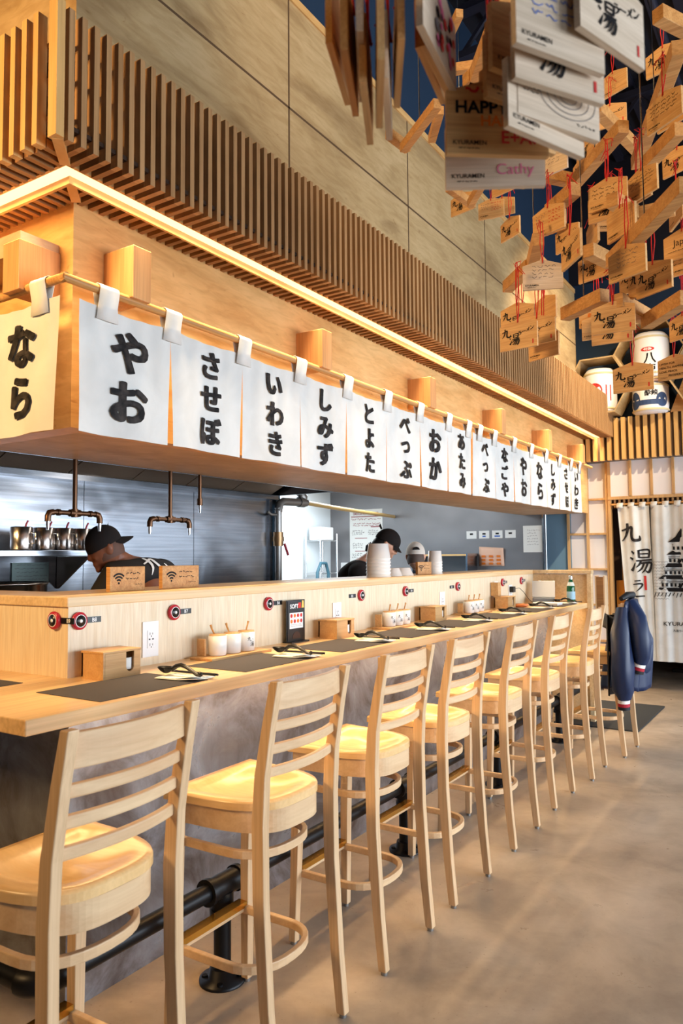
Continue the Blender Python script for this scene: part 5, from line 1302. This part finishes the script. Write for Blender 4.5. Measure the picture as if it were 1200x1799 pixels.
def plaque(kind, x, y, z, az, cord, label, pale=False, tilt=0.0):
    """x, y, z: middle of the lower edge; az: heading of the lower edge in degrees"""
    k = (kind, pale)
    t = thing('wish_plaque', label, 'wish plaque', (x, y, z+EH+EP-.012), R(az), 'wooden wish plaques hanging from the timber lattice')
    t.rotation_euler = (tilt, 0, R(az))
    if k not in _PB:
        bo = plaque_board(kind).build('board', PMP if pale else PM, t); bo.location = (0, 0, .012); _PB[k] = bo
    else: bo = _PB[k].copy(); COL.objects.link(bo); bo.parent = t
    rg = random.Random(int(abs(x*7919+y*104729+z*31)*1000))
    b = MB(); L = cord
    for s_ in (-1, 1):
        b.tube([(0, -.007, .0), (s_*.003, -.003, .03), (s_*.007, rg.uniform(-.004, .004), L*.5), (s_*.003, 0, L)], .0019, 5)
    b.tube([(-.002, -.007, -.004), (0, -.009, 0), (.002, .007, -.003)], .0016, 5)
    for q in range(3): b.tube([(0, 0, L), (rg.uniform(-.02, .02), rg.uniform(-.015, .015), L+rg.uniform(0, .015)), (rg.uniform(-.035, .035), rg.uniform(-.02, .02), L-rg.uniform(.01, .04))], .0014, 4)
    b.build('cord', CORD, t)
    return t
EM = [
('jp', -.602,3.022,2.131,-2,.15,'large clear plaque with black brush characters, lowest over the right hexagonal shelves'),
('health', -.548,3.663,2.299,-12,.20,'plaque with four lines wishing for health, at the right edge'),
('good', -.852,3.502,2.553,11,.16,'round-topped plaque with the orange word good'),
('jp', -.611,2.758,2.298,4,.14,'brush character plaque overlapping the round-topped one'),
('jp', -.658,2.942,2.311,4,.14,'brush character plaque peeking out below the overlapping pair'),
('plain', -.837,3.488,2.492,6,.18,'plain plaque half hidden under the round-topped one'),
('jp', -.468,2.752,2.412,-30,.16,'brush character plaque turned left under the scribbled wish at the right'),
('jp', -.503,2.790,2.428,-31,.16,'brush character plaque tucked behind the one turned left'),
('wish2', -.532,2.636,2.445,-26,.17,'plaque with faint grey writing, above the brush character plaque turned left'),
('jp', -.497,3.602,2.465,-34,.20,'dark tilted brush character plaque at the right edge above the health wish'),
('wish2', -.870,2.779,2.516,23,.16,'pale plaque with grey writing, above the painted teal one',True),
('teal', -1.162,3.396,2.576,-13,.15,'plaque painted with teal figures, left above the canopy'),
('jp', -.943,2.700,2.278,-5,.20,'lowest brush character plaque of the left cluster by the canopy'),
('jp', -.922,2.863,2.332,-9,.20,'brush character plaque overlapped at right in the left cluster'),
('jp', -1.022,2.920,2.419,-7,.18,'brush character plaque behind the painted teal one'),
('plain', -.920,2.930,2.290,-22,.20,'plain plaque tip under the left cluster'),
('plain', -.978,3.148,2.508,-35,.16,'plain orange-toned plaque right of the painted teal one'),
('pink', -.856,2.828,2.750,-21,.14,'plaque with pink writing on its right half'),
('jp', -.998,3.328,2.967,-12,.14,'brush character plaque just behind the pink writing'),
('jp', -1.335,3.733,3.176,-30,.16,'small brush character plaque against the dark blue above the plywood edge'),
('pink', -1.534,3.978,3.432,5,.14,'plaque with three pinkish lines in front of the plywood'),
('plain', -1.520,4.122,3.496,1,.14,'plain plaque behind the pinkish-lined one'),
('suits', -1.211,3.323,3.218,-17,.14,'plaque painted with hearts and other card suits'),
('jp', -1.607,3.734,3.385,-13,.10,'leftmost small brush character plaque, before the plywood'),
('wish3', -.636,2.846,2.802,-11,.16,'bright plaque with neat lines of writing, upper of two at the centre right'),
('jp', -.643,2.870,2.768,-8,.16,'brush character plaque directly beneath the bright written one'),
('wish', -.520,2.887,2.827,-36,.16,'large plain-faced plaque angled right of the bright written one'),
('plain', -.560,3.000,2.860,-37,.16,'plaque stacked behind the angled plain-faced one'),
('jp', -.925,3.330,2.880,-32,.16,'brush character plaque turned aside, right of the pink writing'),
('jp', -.692,2.536,2.496,-50,.20,'narrow strongly turned plaque low in the middle of the hanging group'),
('plain', -.720,2.948,2.702,-60,.14,'plaque nearly edge-on under two red cords'),
('japan', -.415,3.073,2.637,-19,.16,'plaque with the handwritten word Japan at the right edge'),
('wish', -.408,3.120,2.590,-19,.18,'written plaque just below the word Japan at the right edge'),
('plain', -.439,3.114,2.790,-63,.14,'white-edged plaque seen almost edge-on above the word Japan'),
('jp', -.799,3.212,3.199,-43,.14,'brush character plaque leaning on the high beam at the upper middle'),
('jp', -.480,3.500,3.180,-26,.14,'brush character plaque at the right edge, upper part of the group'),
('jp', -.493,3.287,3.527,-16,.14,'brush character plaque highest at the right edge'),
('wish', -.446,3.164,3.218,-30,.14,'faintly written plaque at the right edge under the highest one'),
('plain', -.780,3.678,3.739,-21,.14,'bare plaque against the dark ceiling, right of the big near stack'),
('jp', -.790,3.640,3.560,-1,.14,'small brush character plaque just below the bare ceiling one'),
('jp', -.835,3.280,3.150,-44,.14,'brush character plaque half behind the diagonal beam'),
('wish2', -.905,3.05,3.10,-15,.12,'pale plaque peeking out under the big near stack',True),
('plain', -.700,3.20,2.86,30,.14,'thin plaque showing its narrow pale edge above the bright written one'),
('jp', -.760,3.12,2.64,-20,.14,'brush character plaque behind the nearly edge-on one'),
('plain', -.560,2.70,2.62,-40,.14,'plain plaque leaning on the long lower beam'),
('wish', -.395,2.62,2.93,-35,.14,'written plaque by the upper right beam end'),
('jp', -.640,3.30,2.62,-28,.16,'brush character plaque deep between the lower beams'),
# the big stack hanging close to the camera
('blue', -.267,.948,2.146,59,.30,'big near plaque with blue handwriting, topmost of the stack',True),
('jp', -.276,.973,2.119,57,.34,'big near plaque with brush characters in the middle of the stack',True),
('bowl', -.286,.998,2.084,61,.36,'big near plaque with a drawn ramen bowl',True),
('wish', -.300,.985,2.062,66,.38,'big near plaque peeking out under the drawn ramen bowl',True),
('jp', -.217,1.017,2.181,70,.30,'big near brush character plaque at the upper right with a red seal',True),
('happy', -.378,1.009,2.079,37,.36,'near plaque greeting HAPPY with orange and red lettering'),
('pinkname', -.400,1.056,2.058,31,.40,'near plaque with pink signature under the HAPPY one',True),
('painting', -.417,.895,2.173,98,.28,'near plaque with a dark red painting, turned almost sideways',True),
('wish', -.463,.996,2.224,97,.30,'near sideways plaque left of the red painting'),
('plain', -.486,1.02,2.244,101,.32,'near sideways plaque, third from the red painting'),
]
SIDE = [(-.533,.856,2.159,116),(-.509,.846,2.168,120),(-.515,.870,2.116,117),(-.479,.845,2.118,121),(-.500,.902,2.134,117),(-.475,.892,2.171,121),(-.588,.912,2.224,112)]
ordn = ['leftmost', 'second from left', 'third from left', 'fourth from left', 'third from right', 'second from right', 'highest and farthest left']
for q, (x, y, z, az) in enumerate(SIDE): EM.append(('wish' if q % 2 else 'plain', x, y, z, az, .30, ordn[q]+' plaque of the edge-on bunch hanging close at the top', q in (1, 4)))
for q, (x, y, z, az) in enumerate(((-.323,1.004,2.164,62), (-.322,1.026,2.148,60), (-.315,1.050,2.190,64), (-.318,1.075,2.144,63))):
    EM.append(('plain', x-.02*q, y+.01*q, z, az, .30, ['brown-edged plaque right behind the blue handwriting', 'second brown-edged plaque behind the blue handwriting', 'third brown-edged plaque behind the blue handwriting', 'rearmost brown-edged plaque of the near stack'][q]))
for e in EM:
    kd, x, y, z, az, cl_, lb = e[:7]; plaque(kd, x, y, z, az, cl_, lb, len(e) > 7 and bool(e[7]))
